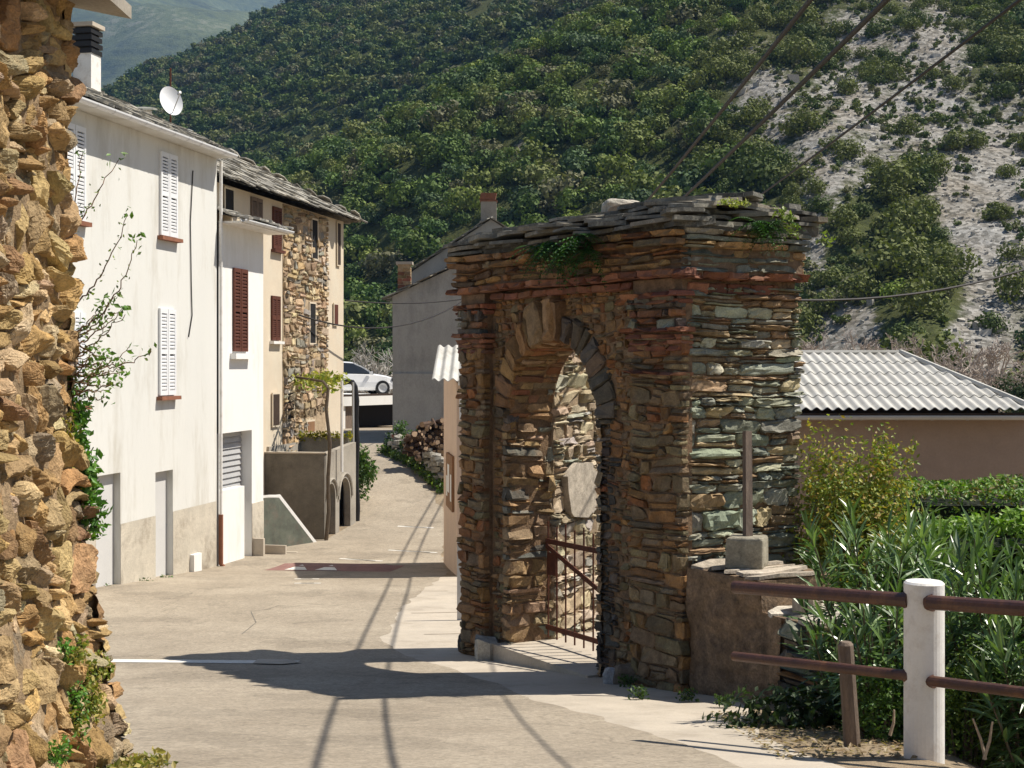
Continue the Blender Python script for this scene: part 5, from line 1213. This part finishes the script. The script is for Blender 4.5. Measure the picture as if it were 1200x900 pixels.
shrub('small_leaf_shrub', 'small leaved bush low between the wooden post and white post', ((1030-600)/F*9.4, 9.4, -2.75), (.3, .22, .42), 3600, .034, [(.09, .17, .03), (.13, .22, .04), (.06, .12, .03)], seed=26)
shrub('thicket', 'dark undergrowth filling the bank behind the lower rail', (2.9, 10.2, -3.1), (1.2, .5, .5), 5200, .08, [(.03, .055, .02), (.045, .075, .025)], seed=27)
for (u0, v0, u1, v1, y, lb) in ((1155, 890, 1140, 842, 8.75, 'pale bare twig leaning left behind the right rail'), (1153, 890, 1163, 846, 8.7, 'pale bare twig leaning right behind the right rail'), (1043, 862, 1048, 832, 8.9, 'short bare stick beside the white post')):
    a = Acc(); q0, q1 = pt(u0, v0, y), pt(u1, v1, y); a.tube([q0, (q0*.5+q1*.5) + [.01, 0, 0], q1], [.011, .009, .006], 6, c=(.42, .33, .24)); tag(a.build('bare_twig', M['bark']), lb, 'twig')
# weeds at the foot of the gateway and the plaster wall
WD = [(.04, .08, .02), (.07, .12, .03), (.05, .09, .02)]
for u, v, n, lb in ((735, 797, 80, 'small weed at the foot of the right arch jamb'), (748, 812, 90, 'green weed tuft below the right gateway pilaster'), (850, 822, 110, 'low green weeds at the foot of the plaster wall'), (805, 815, 80, 'weeds in the corner of the pier and plaster wall')):
    p = gp(u, v + 8); p[2] += .06; clump('weed', lb, 'plant', [p], n, (.05, .04, .03), .04, WD)
p = gp(718, 801); boulder('loose_stone', 'grey white loose stone on the ground by the right arch jamb', (p[0], p[1], p[2] + .05), (.09, .08, .1), (.42, .42, .42), seed=8)
p = gp(733, 803); boulder('loose_stone', 'brownish rounded stone at the foot of the gateway', (p[0] + .03, p[1] + .1, p[2] + .06), (.14, .1, .12), (.2, .16, .12), seed=9)
p = gp(546, 762); boulder('loose_stone', 'dark rounded stone at the foot of the left pilaster', (p[0], p[1], p[2] + .08), (.1, .1, .12), (.08, .07, .06), seed=10)
# ferns hanging under the gateway roof
FE = [(.035, .1, .02), (.05, .13, .025), (.03, .075, .018)]
def fern(label, C, n, L=.3):
    t = Acc(); C = np.asarray(C, float); o0 = C.mean(0); t.tube(C - o0, .008, 5, c=(.1, .08, .04))
    for k in range(n):
        b = C[k % len(C)] - o0; d = np.array([rng.normal(0, .7), rng.normal(-.5, .5), rng.uniform(-.7, .3)]); d /= np.linalg.norm(d)
        s = np.linspace(0, 1, 11); l = L*rng.uniform(.6, 1.2); path = b + d*(l*s)[:, None] - np.array([0, 0, .5*l])*(s**2)[:, None]
        t.tube(path, np.linspace(.004, .001, 11), 4, c=FE[2], cap=False)
        sd = np.cross(d, [0, 0, 1.]); sd /= np.linalg.norm(sd)
        for sg in (-1, 1): strap_leaf(t, path[1:], np.tile(sd*sg + d*.4, (10, 1)), np.tile([0, 0, 1.], (10, 1)), l*.22*np.interp(s[1:], [0, .3, 1], [.7, 1, .25]), np.full(10, l*.075), FE, seg=2)
    o = t.build('fern', M['leaf']); o.location = o0; return tag(o, label, 'fern')
wl_ = lambda x, y, z: A_.w(x, y, z)
fern('large green fern hanging under the middle of the gateway roof', [wl_(x, -.3, z) for x, z in ((2.35, 4.72), (2.55, 4.66), (2.75, 4.68), (2.9, 4.74), (3.0, 4.6))], 70, .34)
fern('smaller fern hanging left of the large one under the roof edge', [wl_(x, -.3, z) for x, z in ((2.02, 4.7), (2.2, 4.72), (2.12, 4.62))], 36, .28)
fern('dark fern hanging from the sunlit corner of the gateway roof', [wl_(LEN + .22, y_, z) for y_, z in ((.62, 4.8), (.75, 4.74), (.86, 4.82))], 40, .26)
for c_ in [wl_(LEN + .36, y_, z) for y_, z in ((.78, 4.88), (.9, 4.82), (.95, 4.72), (1.36, 4.66))]: clump('pellitory', 'yellow green leafy weed growing over the roof edge of the pier', 'plant', [c_], 30, (.04, .06, .04), .06, [(.15, .21, .04), (.24, .3, .08)], group='weeds on the gateway roof edge')
for c_ in [wl_(LEN + .3, y_, 4.95) for y_ in (.2, .3, .4)]: clump('stonecrop', 'pale flowering weed between the slabs of the gateway roof', 'plant', [c_], 32, (.04, .06, .02), .04, [(.4, .42, .12), (.25, .3, .06)], group='stonecrop between the roof slabs')

# twiggy climber, ivy and weeds on the near rubble wall
def twig_plant(label, roots, n, seed):
    rs = np.random.default_rng(seed); t = thing('climber', label, 'plant', roots[0][0], 0); s_ = Acc(); a = Acc(); o0 = np.asarray(roots[0][0])
    for b, e, wgt in roots:
        b = np.asarray(b) - o0; e = np.asarray(e) - o0; L = np.linalg.norm(e-b)
        mid = (b+e)/2 + np.array([.06*rs.normal(), .1*rs.normal(), -.18*L]); tt_ = np.linspace(0, 1, 22)[:, None]; path = (1-tt_)**2*b + 2*tt_*(1-tt_)*mid + tt_**2*e; path += rs.normal(0, .006, path.shape)
        s_.tube(path, np.linspace(.006, .002, 22), 5, c=(.2, .12, .07), cap=False)
        k = int(wgt * L * 62); ii = np.minimum((rs.beta(1.3, 1, k)*21).astype(int), 21); P = path[ii] + rs.normal(0, .02, (k, 3))
        leaves(a, P, rs.normal(0, 1, (k, 3)), .027, [(.12, .19, .03), (.18, .24, .05), (.08, .13, .03)])
        tipn = int(8*wgt); leaves(a, e + rs.normal(0, .022, (tipn, 3)), rs.normal(0, 1, (tipn, 3)), .045, [(.1, .2, .03), (.13, .24, .04)], .5)
    s_.build('stems', M['bark'], t); a.build('foliage', M['leaf'], t)
Y0 = 7.62
rts = [((70, 372), (150, 252), 1.), ((74, 402), (160, 280), 1.), ((72, 300), (140, 188), .8), ((72, 300), (95, 180), .5)]
rts = [(pt(*b, Y0), pt(*e, Y0 + R.uniform(-.1, .25)), w) for b, e, w in rts]
twig_plant('long leafy twigs arching up from the near rubble wall', rts, 0, 1)
rts = []
for k in range(26):
    b = (72 + R.uniform(-3, 6), R.uniform(395, 470)); e = (R.uniform(105, 182), b[1] + R.uniform(-60, 25)); rts.append((pt(*b, Y0), pt(*e, Y0 + R.uniform(-.15, .3)), R.uniform(.35, 1.)))
twig_plant('dense tangle of thin twigs with small leaves on the near wall', rts, 0, 2)
IV = [(.06, .16, .02), (.09, .22, .03), (.13, .26, .04)]
clump('ivy', 'bright green ivy trailing down the end of the near rubble wall', 'plant', [pt(u, v, Y0 + .02) for u, v in ((78, 450), (72, 462), (85, 495), (92, 510), (94, 530), (97, 545), (96, 560), (102, 572), (99, 590), (100, 608), (112, 608), (92, 480), (104, 555))], 1000, (.035, .06, .06), .05, IV)
C_ = [pt(u, v, 7.5) for u, v in ((80, 508), (84, 552), (84, 600), (88, 650), (82, 512))]
Y_ = [(.4, .3, .03), (.3, .3, .05), (.2, .22, .04)]
def tufts(name, label, cat, C, n, spread, size, cols, group):
    for c in C: clump(name, label, cat, [c], max(8, n // len(C)), spread, size, cols, group=group)
for c in C_: clump('yellow_weed', 'yellow flowering weed on the near wall beside the ivy', 'plant', [c], 50, (.02, .05, .06), .035, Y_, group='yellow weeds beside the ivy')
def wallp(u, v, out=.06):
    """point on the near wall's face seen at a pixel"""
    y = 7.3
    for _ in range(20):
        z = (HV-v)/F*y; x = -2.4 + batter(z) + out; y = min(x/((u-600)/F), 7.6)
    return np.array([x, y, z])
tufts('wall_weed', 'dry yellowish weeds growing in the foot of the near wall', 'plant', [wallp(u, v) for u, v in ((92, 760), (98, 800), (108, 790), (90, 840), (112, 830), (85, 770), (118, 780), (105, 820))], 1100, (.028, .035, .04), .03, [(.25, .26, .05), (.36, .3, .08), (.16, .22, .04)], 'dry weeds on the near wall')
tufts('wall_weed', 'bright green leafy weeds low on the near wall', 'plant', [wallp(u, v) for u, v in ((65, 885), (72, 880), (90, 830), (88, 815), (93, 870), (76, 762))], 520, (.028, .035, .035), .03, [(.08, .2, .03), (.12, .26, .04)], 'green weeds on the near wall')
bs_ = [np.array([-1.98 + .1*R.random(), 6.9 + .09*k, zr(6.9+.09*k) + .05]) for k in range(9)]
clump('verge_grass', 'dry grass where the near wall meets the road', 'grass', bs_, 600, (.05, .08, .022), .05, [(.33, .28, .09), (.22, .24, .06), (.4, .33, .12)])
tufts('kerb_weed', 'small weed tuft at the foot of the white house', 'plant', [gp(123, 687), gp(168, 681), gp(192, 677)], 110, (.1, .04, .03), .06, GR, 'weed tufts along the white house')

# soil-edge leaf litter on the bank under the rail
a = Acc(); n = 900; P = np.stack([rng.uniform(1.55, 2.5, n), rng.uniform(8.2, 11.2, n), np.zeros(n)], -1); P[:, 2] = zg(P[:, 0], P[:, 1]) + .015
leaves(a, P, rng.normal(0, .3, (n, 3)) + [0, 0, 1], .05, [(.3, .22, .13), (.22, .15, .08), (.38, .3, .18)]); tag(a.build('leaf_litter', M['leaf']), 'dry leaves scattered on the bank under the rails', 'leaf litter', kind='stuff')

# ------------------------------------------------------------------ overhead cables
def cable(label, pts, r=.014):
    a = Acc(); a.tube(pts, r, 6, cap=False); return tag(a.build('overhead_cable', M['cable']), label, 'cable')
cable('thick overhead cable on the left of the three, sloping to the gateway roof', catenary((2.25, -4, 2.95), (2.1, 62, 3.2), .45, 40), .021)
cable('middle overhead cable of the three crossing the rocky slope', catenary((2.42, -4, 2.5), (2.2, 62, 3.1), .5, 40), .02)
cable('rightmost and thinnest of the three cables above the rocky slope', catenary((3.2, -4, 2.62), (4.6, 62, 3.6), .5, 40), .013)
cable('dark cable running from the gateway pier to the right edge', catenary(A_.w(LEN, 1.3, 4.1), pt(1330, 262, 17), .25), .013)
cable('upper cable between the old house and the grey house', catenary(HB.w(LB, -.05, HB.px(402, 352)[1]), pt(545, 350, 50), .12), .022)
cable('lower cable between the old house and the grey house', catenary(HB.w(LB - 4, -.1, HB.px(375, 372)[1]), pt(560, 340, 49.8), .75), .022)
# ------------------------------------------------------------------ hills
def crest(x):   # the spur's crest line runs towards +y on the right
    return 228 + np.clip(x - 22, 0, 400) * 2.6
def hz(x, y):
    x = np.asarray(x, float); y = np.asarray(y, float)
    foot = np.clip(120 - .9 * x, 92, 320); yc = crest(x)
    up = .5 * (y - foot); top = .5 * (yc - foot)
    z = np.minimum(up, top - .12 * (y - yc)) - 4.5
    s = 6.; e = np.stack([up, top - .12 * (y - yc)]); z = -s * np.log(np.exp(-(e[0] - e.min(0)) / s) + np.exp(-(e[1] - e.min(0)) / s)) + e.min(0) - 4.5
    n = fbm(np.stack([x / 38, y / 38, x * 0], -1), 3) * 5.5 + fbm(np.stack([x / 9, y / 9, x * 0 + 7], -1), 3) * 1.6
    k = np.clip((y - foot) / 25, 0, 1)
    return z + n * k
def fz(x, y):   # farther, higher hillside falling to the left
    x = np.asarray(x, float); y = np.asarray(y, float)
    ridge = 149 + .47 * (x + 97) - .0003 * (x + 97)**2
    z = np.minimum(ridge - .12 * np.abs(y - 600) , ridge - (600 - y) * .46)
    n = fbm(np.stack([x / 60, y / 60, x * 0 + 3], -1), 4) * 9
    return z + n
def px_of(x, y, z): return 600 + F * x / y, HV - F * z / y
SC = [(1170, 260, 88, 165, 1.), (1150, 400, 60, 60, 1.), (985, 385, 55, 55, .95), (950, 300, 34, 60, .85), (1000, 90, 60, 110, .88), (1090, 90, 60, 110, .92), (900, 120, 50, 70, .85), (960, 190, 50, 60, .88), (1020, 200, 60, 40, .75), (1050, 150, 60, 50, .8), (870, 240, 30, 30, .5), (600, 178, 18, 18, .9), (700, 190, 30, 22, .4), (790, 190, 40, 40, .4), (460, 225, 16, 28, .6), (400, 130, 20, 8, .6), (1060, 330, 14, 60, .8), (850, 50, 25, 40, .5)]
def scree(x, y, z):
    u, v = px_of(x, y, z); m = np.zeros_like(u)
    u = u + 22 * fbm(np.stack([x / 7, y / 7, x * 0], -1), 2); v = v + 22 * fbm(np.stack([x / 7, y / 7, x * 0 + 9], -1), 2)
    for a_, b_, ru, rv, s in SC: m = np.maximum(m, s * np.clip(1.5 - np.hypot((u - a_) / ru, (v - b_) / rv), 0, 1))
    wood = np.clip(1.5 - np.hypot((u - 1062 + (v - 300) * -.12) / 42, (v - 320) / 85), 0, 1)
    return np.clip(m - wood * .8, 0, 1)
gx_ = np.concatenate([np.linspace(-260, -80, 50)[:-1], np.arange(-80, 140, 1.5), np.linspace(140, 420, 50)]); gy_ = np.concatenate([np.arange(88, 290, 1.5), np.linspace(291, 700, 60)])
X, Y = np.meshgrid(gx_, gy_); Z = hz(X, Y); S = scree(X, Y, Z)
a = Acc(); a.grid(np.stack([X, Y, Z], -1), c=np.stack([S * .62, S, S], -1).reshape(-1, 3)); struct(a.build('hillside', M['hill'], smooth=True))
X, Y = np.meshgrid(np.linspace(-700, 900, 160), np.linspace(225, 1100, 120)); Z = fz(X, Y)
a = Acc(); a.grid(np.stack([X, Y, Z], -1), c=np.zeros((X.size, 3)) + .12); struct(a.build('far_hillside', M['hill'], smooth=True))
X, Y = np.meshgrid(np.linspace(-2600, 2600, 130), np.linspace(1500, 3600, 110))
Z = .62 * (Y - 1500) - 40 + fbm(np.stack([X / 700, Y / 700, X * 0], -1), 5) * 330 + 160 * np.sin(X / 330 + Y / 600)
a = Acc(); a.grid(np.stack([X, Y, Z], -1)); struct(a.build('mountain', M['mountain'], smooth=True))

# maquis trees: templates of small leaf clumps, every crown different in turn and size
def crown(n, seed, k=9):
    rs = np.random.default_rng(seed); C = rs.normal(0, 1, (k, 3)); C /= np.linalg.norm(C, axis=1, keepdims=True); C *= rs.uniform(.25, .72, (k, 1)); C[:, 2] = np.abs(C[:, 2]) * .9 + .3
    r = rs.uniform(.28, .5, k); ci = rs.choice(k, n, p=r**2 / (r**2).sum()); d = rs.normal(0, 1, (n, 3)); d /= np.linalg.norm(d, axis=1, keepdims=True)
    P = C[ci] + d * r[ci][:, None] * rs.uniform(.75, 1.1, (n, 1)); nr = d + rs.normal(0, .36, (n, 3)); nr /= np.linalg.norm(nr, axis=1, keepdims=True)
    rd = rs.normal(0, 1, (n, 3)); ax = np.cross(nr, rd); ax /= np.linalg.norm(ax, axis=1, keepdims=True); bx = np.cross(nr, ax); s = rs.uniform(.5, 1.2, (n, 1)) * (5.2 / math.sqrt(n)) * .46
    V = np.stack([P - ax * s, P + bx * s * .7, P + ax * s, P - bx * s * .7], 1); sh = rs.uniform(.8, 1.2, n)
    return V, sh
TPL = [crown(600, 100 + i, 11) for i in range(8)]; TPS = [crown(230, 200 + i) for i in range(6)]
KC = np.array([1.32, 1.42, 1.4]) * np.array([(.07, .1, .026), (.09, .115, .03), (.055, .085, .026), (.12, .135, .036), (.085, .115, .026), (.06, .085, .036), (.14, .145, .05), (.12, .11, .06)])
def forest(acc, P, Rd, tpl, cols):
    th = rng.uniform(0, 6.28, len(P))
    for i in range(len(tpl)):
        idx = np.arange(i, len(P), len(tpl)); V, sh = tpl[i]; n = len(V)
        c, s = np.cos(th[idx])[:, None, None], np.sin(th[idx])[:, None, None]
        x = V[None, ..., 0] * c - V[None, ..., 1] * s; y = V[None, ..., 0] * s + V[None, ..., 1] * c; z = np.broadcast_to(V[None, ..., 2], x.shape)
        W = np.stack([x, y, z * .95], -1) * Rd[idx][:, None, None, None] + P[idx][:, None, None]
        cc = cols[idx][:, None, :] * sh[None, :, None]; cc = np.repeat(cc.reshape(-1, 3), 4, 0)
        acc.add(W.reshape(-1, 3), np.arange(W.size // 3).reshape(-1, 4), c=cc)
def scatter(n, x0, x1, y0, y1, hfun, spacing):
    Q = np.stack([rng.uniform(x0, x1, n), rng.uniform(y0, y1, n)], -1); cell = {}; keep = []
    for i, (x, y) in enumerate(Q):
        g = (int(x // spacing), int(y // spacing)); ok = True
        for a_ in (-1, 0, 1):
            for b_ in (-1, 0, 1):
                for j in cell.get((g[0]+a_, g[1]+b_), ()):
                    if (Q[j][0]-x)**2 + (Q[j][1]-y)**2 < spacing**2: ok = False
        if ok: cell.setdefault(g, []).append(i); keep.append(i)
    Q = Q[keep]; return np.stack([Q[:, 0], Q[:, 1], hfun(Q[:, 0], Q[:, 1])], -1)
P = np.concatenate([scatter(20000, -85, 125, 94, 300, hz, 2.25), scatter(16000, 20, 240, 301, 620, hz, 3.2)])
u, v = px_of(P[:, 0], P[:, 1], P[:, 2]); ok = (u > 60) & (u < 1300) & (v < 520) & (v > -40) & (P[:, 1] < crest(P[:, 0]) + 45); P = P[ok]; u, v = u[ok], v[ok]
S = scree(P[:, 0], P[:, 1], P[:, 2]); patch = fbm(np.stack([P[:, 0] / 9, P[:, 1] / 9, P[:, 0] * 0 + 3], -1), 2)
dens = np.clip(1.1 - S * 1.15 + patch * .5 * (S > .15), .13, 1); keep = rng.random(len(P)) < dens; P, S, u, v, patch = P[keep], S[keep], u[keep], v[keep], patch[keep]
Rd = 1.35 + 2.3 * rng.random(len(P)) ** 1.3 * (1 - .55 * S) * (1 + .3 * patch); Rd = np.clip(Rd, .5, 3.6)
cols = KC[rng.integers(0, len(KC), len(P))] * rng.uniform(.8, 1.25, (len(P), 1)); cols[rng.random(len(P)) < .03] = (.2, .25, .05)
P[:, 2] -= .15 * Rd
solo = np.where((u > 815) & (u < 1210) & (v > -10) & ((S > .12) | (u > 930)))[0]
solo = solo[np.argsort(-(Rd[solo] / P[solo, 1]))][:290]
rest = np.setdiff1d(np.arange(len(P)), solo)
a = Acc(); forest(a, P[rest], Rd[rest], TPL, cols[rest]); tag(a.build('maquis_wood', M['maquis']), 'dense green maquis wood covering the hillside behind the village', 'wood', kind='stuff')
# bushes one can tell apart on the rocky slope
tm = {}
TN = ['dark green maquis bush growing on the grey rocky slope', 'olive green maquis bush growing on the grey rocky slope', 'bright green young bush growing on the grey rocky slope']
TC = [(.085, .115, .034), (.14, .16, .05), (.2, .27, .05)]
for j, i in enumerate(solo):
    kind = 2 if (cols[i][1] > .235) else (0 if cols[i][1] < .14 else 1); key = (kind, j % 5)
    if key not in tm:
        b = Acc(); V, sh = crown(900, 300 + key[1] + 10 * kind, 12); b.add(V.reshape(-1, 3), np.arange(V.size // 3).reshape(-1, 4), c=np.repeat(np.array(TC[kind])[None] * sh[:, None], 4, 0)); o = b.build('maquis_bush', M['maquis']); tm[key] = o
    else:
        o = tm[key].copy(); COL.objects.link(o)
    o.location = P[i]; o.rotation_euler = (0, 0, R.uniform(0, 6.28)); o.scale = (Rd[i], Rd[i], Rd[i] * R.uniform(.8, 1.1))
    tag(o, TN[kind], 'bush', ('dark', 'olive', 'bright')[kind] + ' bushes on the rocky slope')
P = scatter(36000, -270, 330, 232, 640, fz, 3.5); P = P[P[:, 2] > hz(P[:, 0], P[:, 1]) - 1]
u, v = px_of(P[:, 0], P[:, 1], P[:, 2]); ok = (u > 80) & (u < 900) & (v < 330) & (v > -40); P = P[ok]
Rd = rng.uniform(2.4, 4.2, len(P)); cols = KC[rng.integers(0, len(KC), len(P))] * rng.uniform(.6, .9, (len(P), 1)); P[:, 2] -= .2 * Rd
a = Acc(); forest(a, P, Rd, TPS, cols); tag(a.build('far_wood', M['maquis']), 'darker wood on the farther hillside below the mountain', 'wood', kind='stuff')
# stones of the scree
n = 6500; Q = np.stack([rng.uniform(20, 110, n * 3), rng.uniform(96, 280, n * 3)], -1); z = hz(Q[:, 0], Q[:, 1]); s_ = scree(Q[:, 0], Q[:, 1], z); k = (s_ > .35) & (rng.random(n * 3) < s_); Q, z = Q[k][:n], z[k][:n]
a = Acc(); m = len(Q); sz = rng.uniform(.06, .2, (m, 1)) * rng.choice([.7, 1, 1, 1, 2.6], (m, 1), p=[.3, .25, .25, .17, .03]); base = np.array([(i, j, l) for i in (-1, 1) for j in (-1, 1) for l in (-1, 1)], float)
V = base[None] * sz[:, None] * rng.uniform(.5, 1.2, (m, 1, 3)) + rng.normal(0, .3, (m, 8, 3)) * sz[:, None] + np.stack([Q[:, 0], Q[:, 1], z], -1)[:, None]
a.add(V.reshape(-1, 3), (np.array(BOXQ)[None] + (np.arange(m) * 8)[:, None, None]).reshape(-1, 4), c=np.repeat(np.array([(.46, .43, .38)]) * rng.uniform(.55, 1.2, (m, 1)), 8, 0)); tag(a.build('scree_stones', M['stone']), 'loose grey stones of the scree on the slope', 'scree', kind='stuff')

# low scrub between the stones
Q = np.stack([rng.uniform(0, 115, 17000), rng.uniform(96, 300, 17000)], -1); z = hz(Q[:, 0], Q[:, 1]); s_ = scree(Q[:, 0], Q[:, 1], z); pn = fbm(np.stack([Q[:, 0] / 6, Q[:, 1] / 6, Q[:, 0] * 0 + 1], -1), 3)
k = ((s_ > .03) | (rng.random(len(Q)) < .4)) & (pn + rng.random(len(Q)) * .6 > .22 + .35 * np.clip(s_ - .7, 0, 1)); Q, z = Q[k], z[k]; P_ = np.c_[Q, z]
TPX = [crown(70, 500 + i, 5) for i in range(5)]
a = Acc(); forest(a, P_, rng.uniform(.25, .75, len(P_)), TPX, np.array([(.1, .13, .04), (.13, .15, .05), (.08, .115, .035), (.16, .16, .08)])[rng.integers(0, 4, len(P_))]); tag(a.build('low_scrub', M['maquis']), 'low scattered scrub growing between the stones of the slope', 'scrub', kind='stuff')

# bare grey trees at the foot of the slope and trees beyond the deck
def bare_tree(label, base, H, seed, spread=.6, col=(.46, .43, .38), lv=0, group=None):
    rs = np.random.default_rng(seed); t = thing('bare_tree', label, 'tree', base, 0, group); a = Acc(); tips = []
    def br(p, d, L, r, dep):
        n = 4; pts = [p]
        for k in range(n): d = d + rs.normal(0, .16, 3); d[2] += .03; d /= np.linalg.norm(d); pts.append(pts[-1] + d * L / n)
        a.tube(pts, np.maximum(np.linspace(r, r * .6, n + 1), .017), 5, c=np.array(col) * rs.uniform(.8, 1.15), cap=False); tips.append(pts[-1])
        if dep > 0:
            for k in range(rs.integers(2, 5)):
                q = pts[rs.integers(2, n + 1)]; dd = d + rs.normal(0, spread, 3); dd /= np.linalg.norm(dd); br(q, dd, L * rs.uniform(.55, .8), r * .55, dep - 1)
    for k in range(3): br(np.array([rs.normal(0, .15), rs.normal(0, .15), -.2]), np.array([rs.normal(0, .4), rs.normal(0, .3), 1.]), H * .36, .085 + H * .012, 5 if spread < .7 else 4)
    a.build('branches', M['bark'], t)
    if lv:
        b = Acc(); C = np.array(tips); leaf_cloud(b, C, lv, (.25, .25, .25), .22, [(.09, .1, .035), (.13, .12, .05)]); b.build('foliage', M['maquis'], t)
bare_tree('bare grey branched tree behind the white car', (-7.5, 74, -3.2), 5.4, 1, lv=0)
bare_tree('bare twiggy tree right of the car against the dark slope', (-8.3, 76, -3.4), 5.0, 2, lv=0)
for k, (u, y, h, lb) in enumerate(((1085, 74, 3.6, 'bare brownish tree above the ridge of the corrugated roof'), (1120, 68, 3.6, 'leafless grey tree right of the corrugated ridge'), (1160, 72, 3.8, 'bare pale branched tree above the sloping roof hip'), (1195, 66, 3.6, 'leafless tree at the right edge above the roof hip'), (965, 82, 4.4, 'bare brown thicket tree just right of the gateway'), (1015, 86, 4.2, 'bare greyish thicket tree behind the corrugated roof'))):
    x = (u - 600) / F * y; vt = (432, 440, 445, 452, 420, 425)[k]; b = (HV - vt) / F * y - .45 * h
    bare_tree(lb, (x, y, b - .4), h + .8, 10 + k, col=(.46, .39, .33))
def round_tree(name, label, base, rad, seed, col, n=2600):
    t = thing(name, label, 'tree', base, 0); b = Acc(); V, sh = crown(n, seed, 14); V = V * np.array(rad); V[..., 2] += rad[2] * .35
    b.add(V.reshape(-1, 3), np.arange(V.size // 3).reshape(-1, 4), c=np.repeat(np.array(col)[None] * sh[:, None], 4, 0)); b.build('crown', M['maquis'], t)
    b = Acc(); b.tube([(0, 0, -1), (0, .1, rad[2] * .8)], [.16, .08], 7, c=(.12, .09, .06)); b.build('trunk', M['bark'], t)
round_tree('evergreen_tree', 'dark evergreen tree at the right edge beyond the corrugated roof', ((1200-600)/F*60, 60, -2.9), (1.7, 1.6, 1.6), 401, (.035, .055, .02))
round_tree('evergreen_tree', 'large dark evergreen tree behind the car, left of the bare tree', (-16.2, 84, -4), (3.2, 3, 3.4), 402, (.04, .06, .02))
round_tree('evergreen_tree', 'dark evergreen tree beside the grey house and brick chimney', (-8.6, 86, -4), (3.0, 3, 3.6), 403, (.045, .065, .022))
round_tree('evergreen_tree', 'olive green tree behind the bare brown thicket', (24, 92, -4.5), (3, 3, 2.2), 404, (.07, .08, .03))

# ------------------------------------------------------------------ air
hb_ = Acc(); hb_.box(-3300, 3300, -60, 3900, -60, 1900)
m = bpy.data.materials.new('thin_blue_haze'); m.use_nodes = True; nt = m.node_tree; nt.nodes.remove(nt.nodes['Principled BSDF'])
pv = nt.nodes.new('ShaderNodeVolumePrincipled'); pv.inputs['Density'].default_value = HAZE; pv.inputs['Color'].default_value = (.24, .5, 1., 1); pv.inputs['Anisotropy'].default_value = 0.
nt.links.new(pv.outputs[0], nt.nodes['Material Output'].inputs['Volume'])
if HAZE > 0: o = hb_.build('haze', m); o['kind'] = 'stuff'; o['label'] = 'thin bluish air over the valley'; o['category'] = 'haze'

# ------------------------------------------------------------------ light, camera, view
EL, AZ = math.radians(56.), math.radians(82.)       # azimuth from the view axis towards the right
w = bpy.data.worlds.new('World'); scene.world = w; w.use_nodes = True; nt = w.node_tree
sky = nt.nodes.new('ShaderNodeTexSky'); sky.sky_type = 'NISHITA'; sky.sun_disc = False; sky.sun_elevation = EL; sky.sun_rotation = AZ; sky.air_density = 1.; sky.dust_density = .6; sky.altitude = 300
bg = nt.nodes['Background']; bg.inputs['Strength'].default_value = .05; nt.links.new(sky.outputs[0], bg.inputs[0])
sun = bpy.data.lights.new('sun', 'SUN'); sun.energy = 5.; sun.angle = math.radians(.53); sun.color = (1., .935, .835)
so = bpy.data.objects.new('sun', sun); COL.objects.link(so)
sdir = Vector((math.cos(EL) * math.sin(AZ), math.cos(EL) * math.cos(AZ), math.sin(EL)))
so.rotation_euler = (-sdir).to_track_quat('-Z', 'Y').to_euler(); so.location = sdir * 60
cam = bpy.data.cameras.new('camera'); cam.lens = 50; cam.sensor_width = 36; cam.sensor_fit = 'HORIZONTAL'; cam.clip_start = .1; cam.clip_end = 12000; cam.shift_y = -25 / 1200
co = bpy.data.objects.new('camera', cam); COL.objects.link(co); co.location = (0, 0, 0); co.rotation_euler = (math.pi / 2, 0, 0); scene.camera = co
vs = scene.view_settings; vs.view_transform = 'Standard'; vs.look = 'None'; vs.exposure = EXPO; vs.gamma = 1; vs.use_curve_mapping = False
scene.cycles.max_bounces = 8; scene.cycles.diffuse_bounces = 4; scene.cycles.volume_bounces = 0; scene.cycles.use_denoising = True; scene.cycles.sample_clamp_indirect = 6
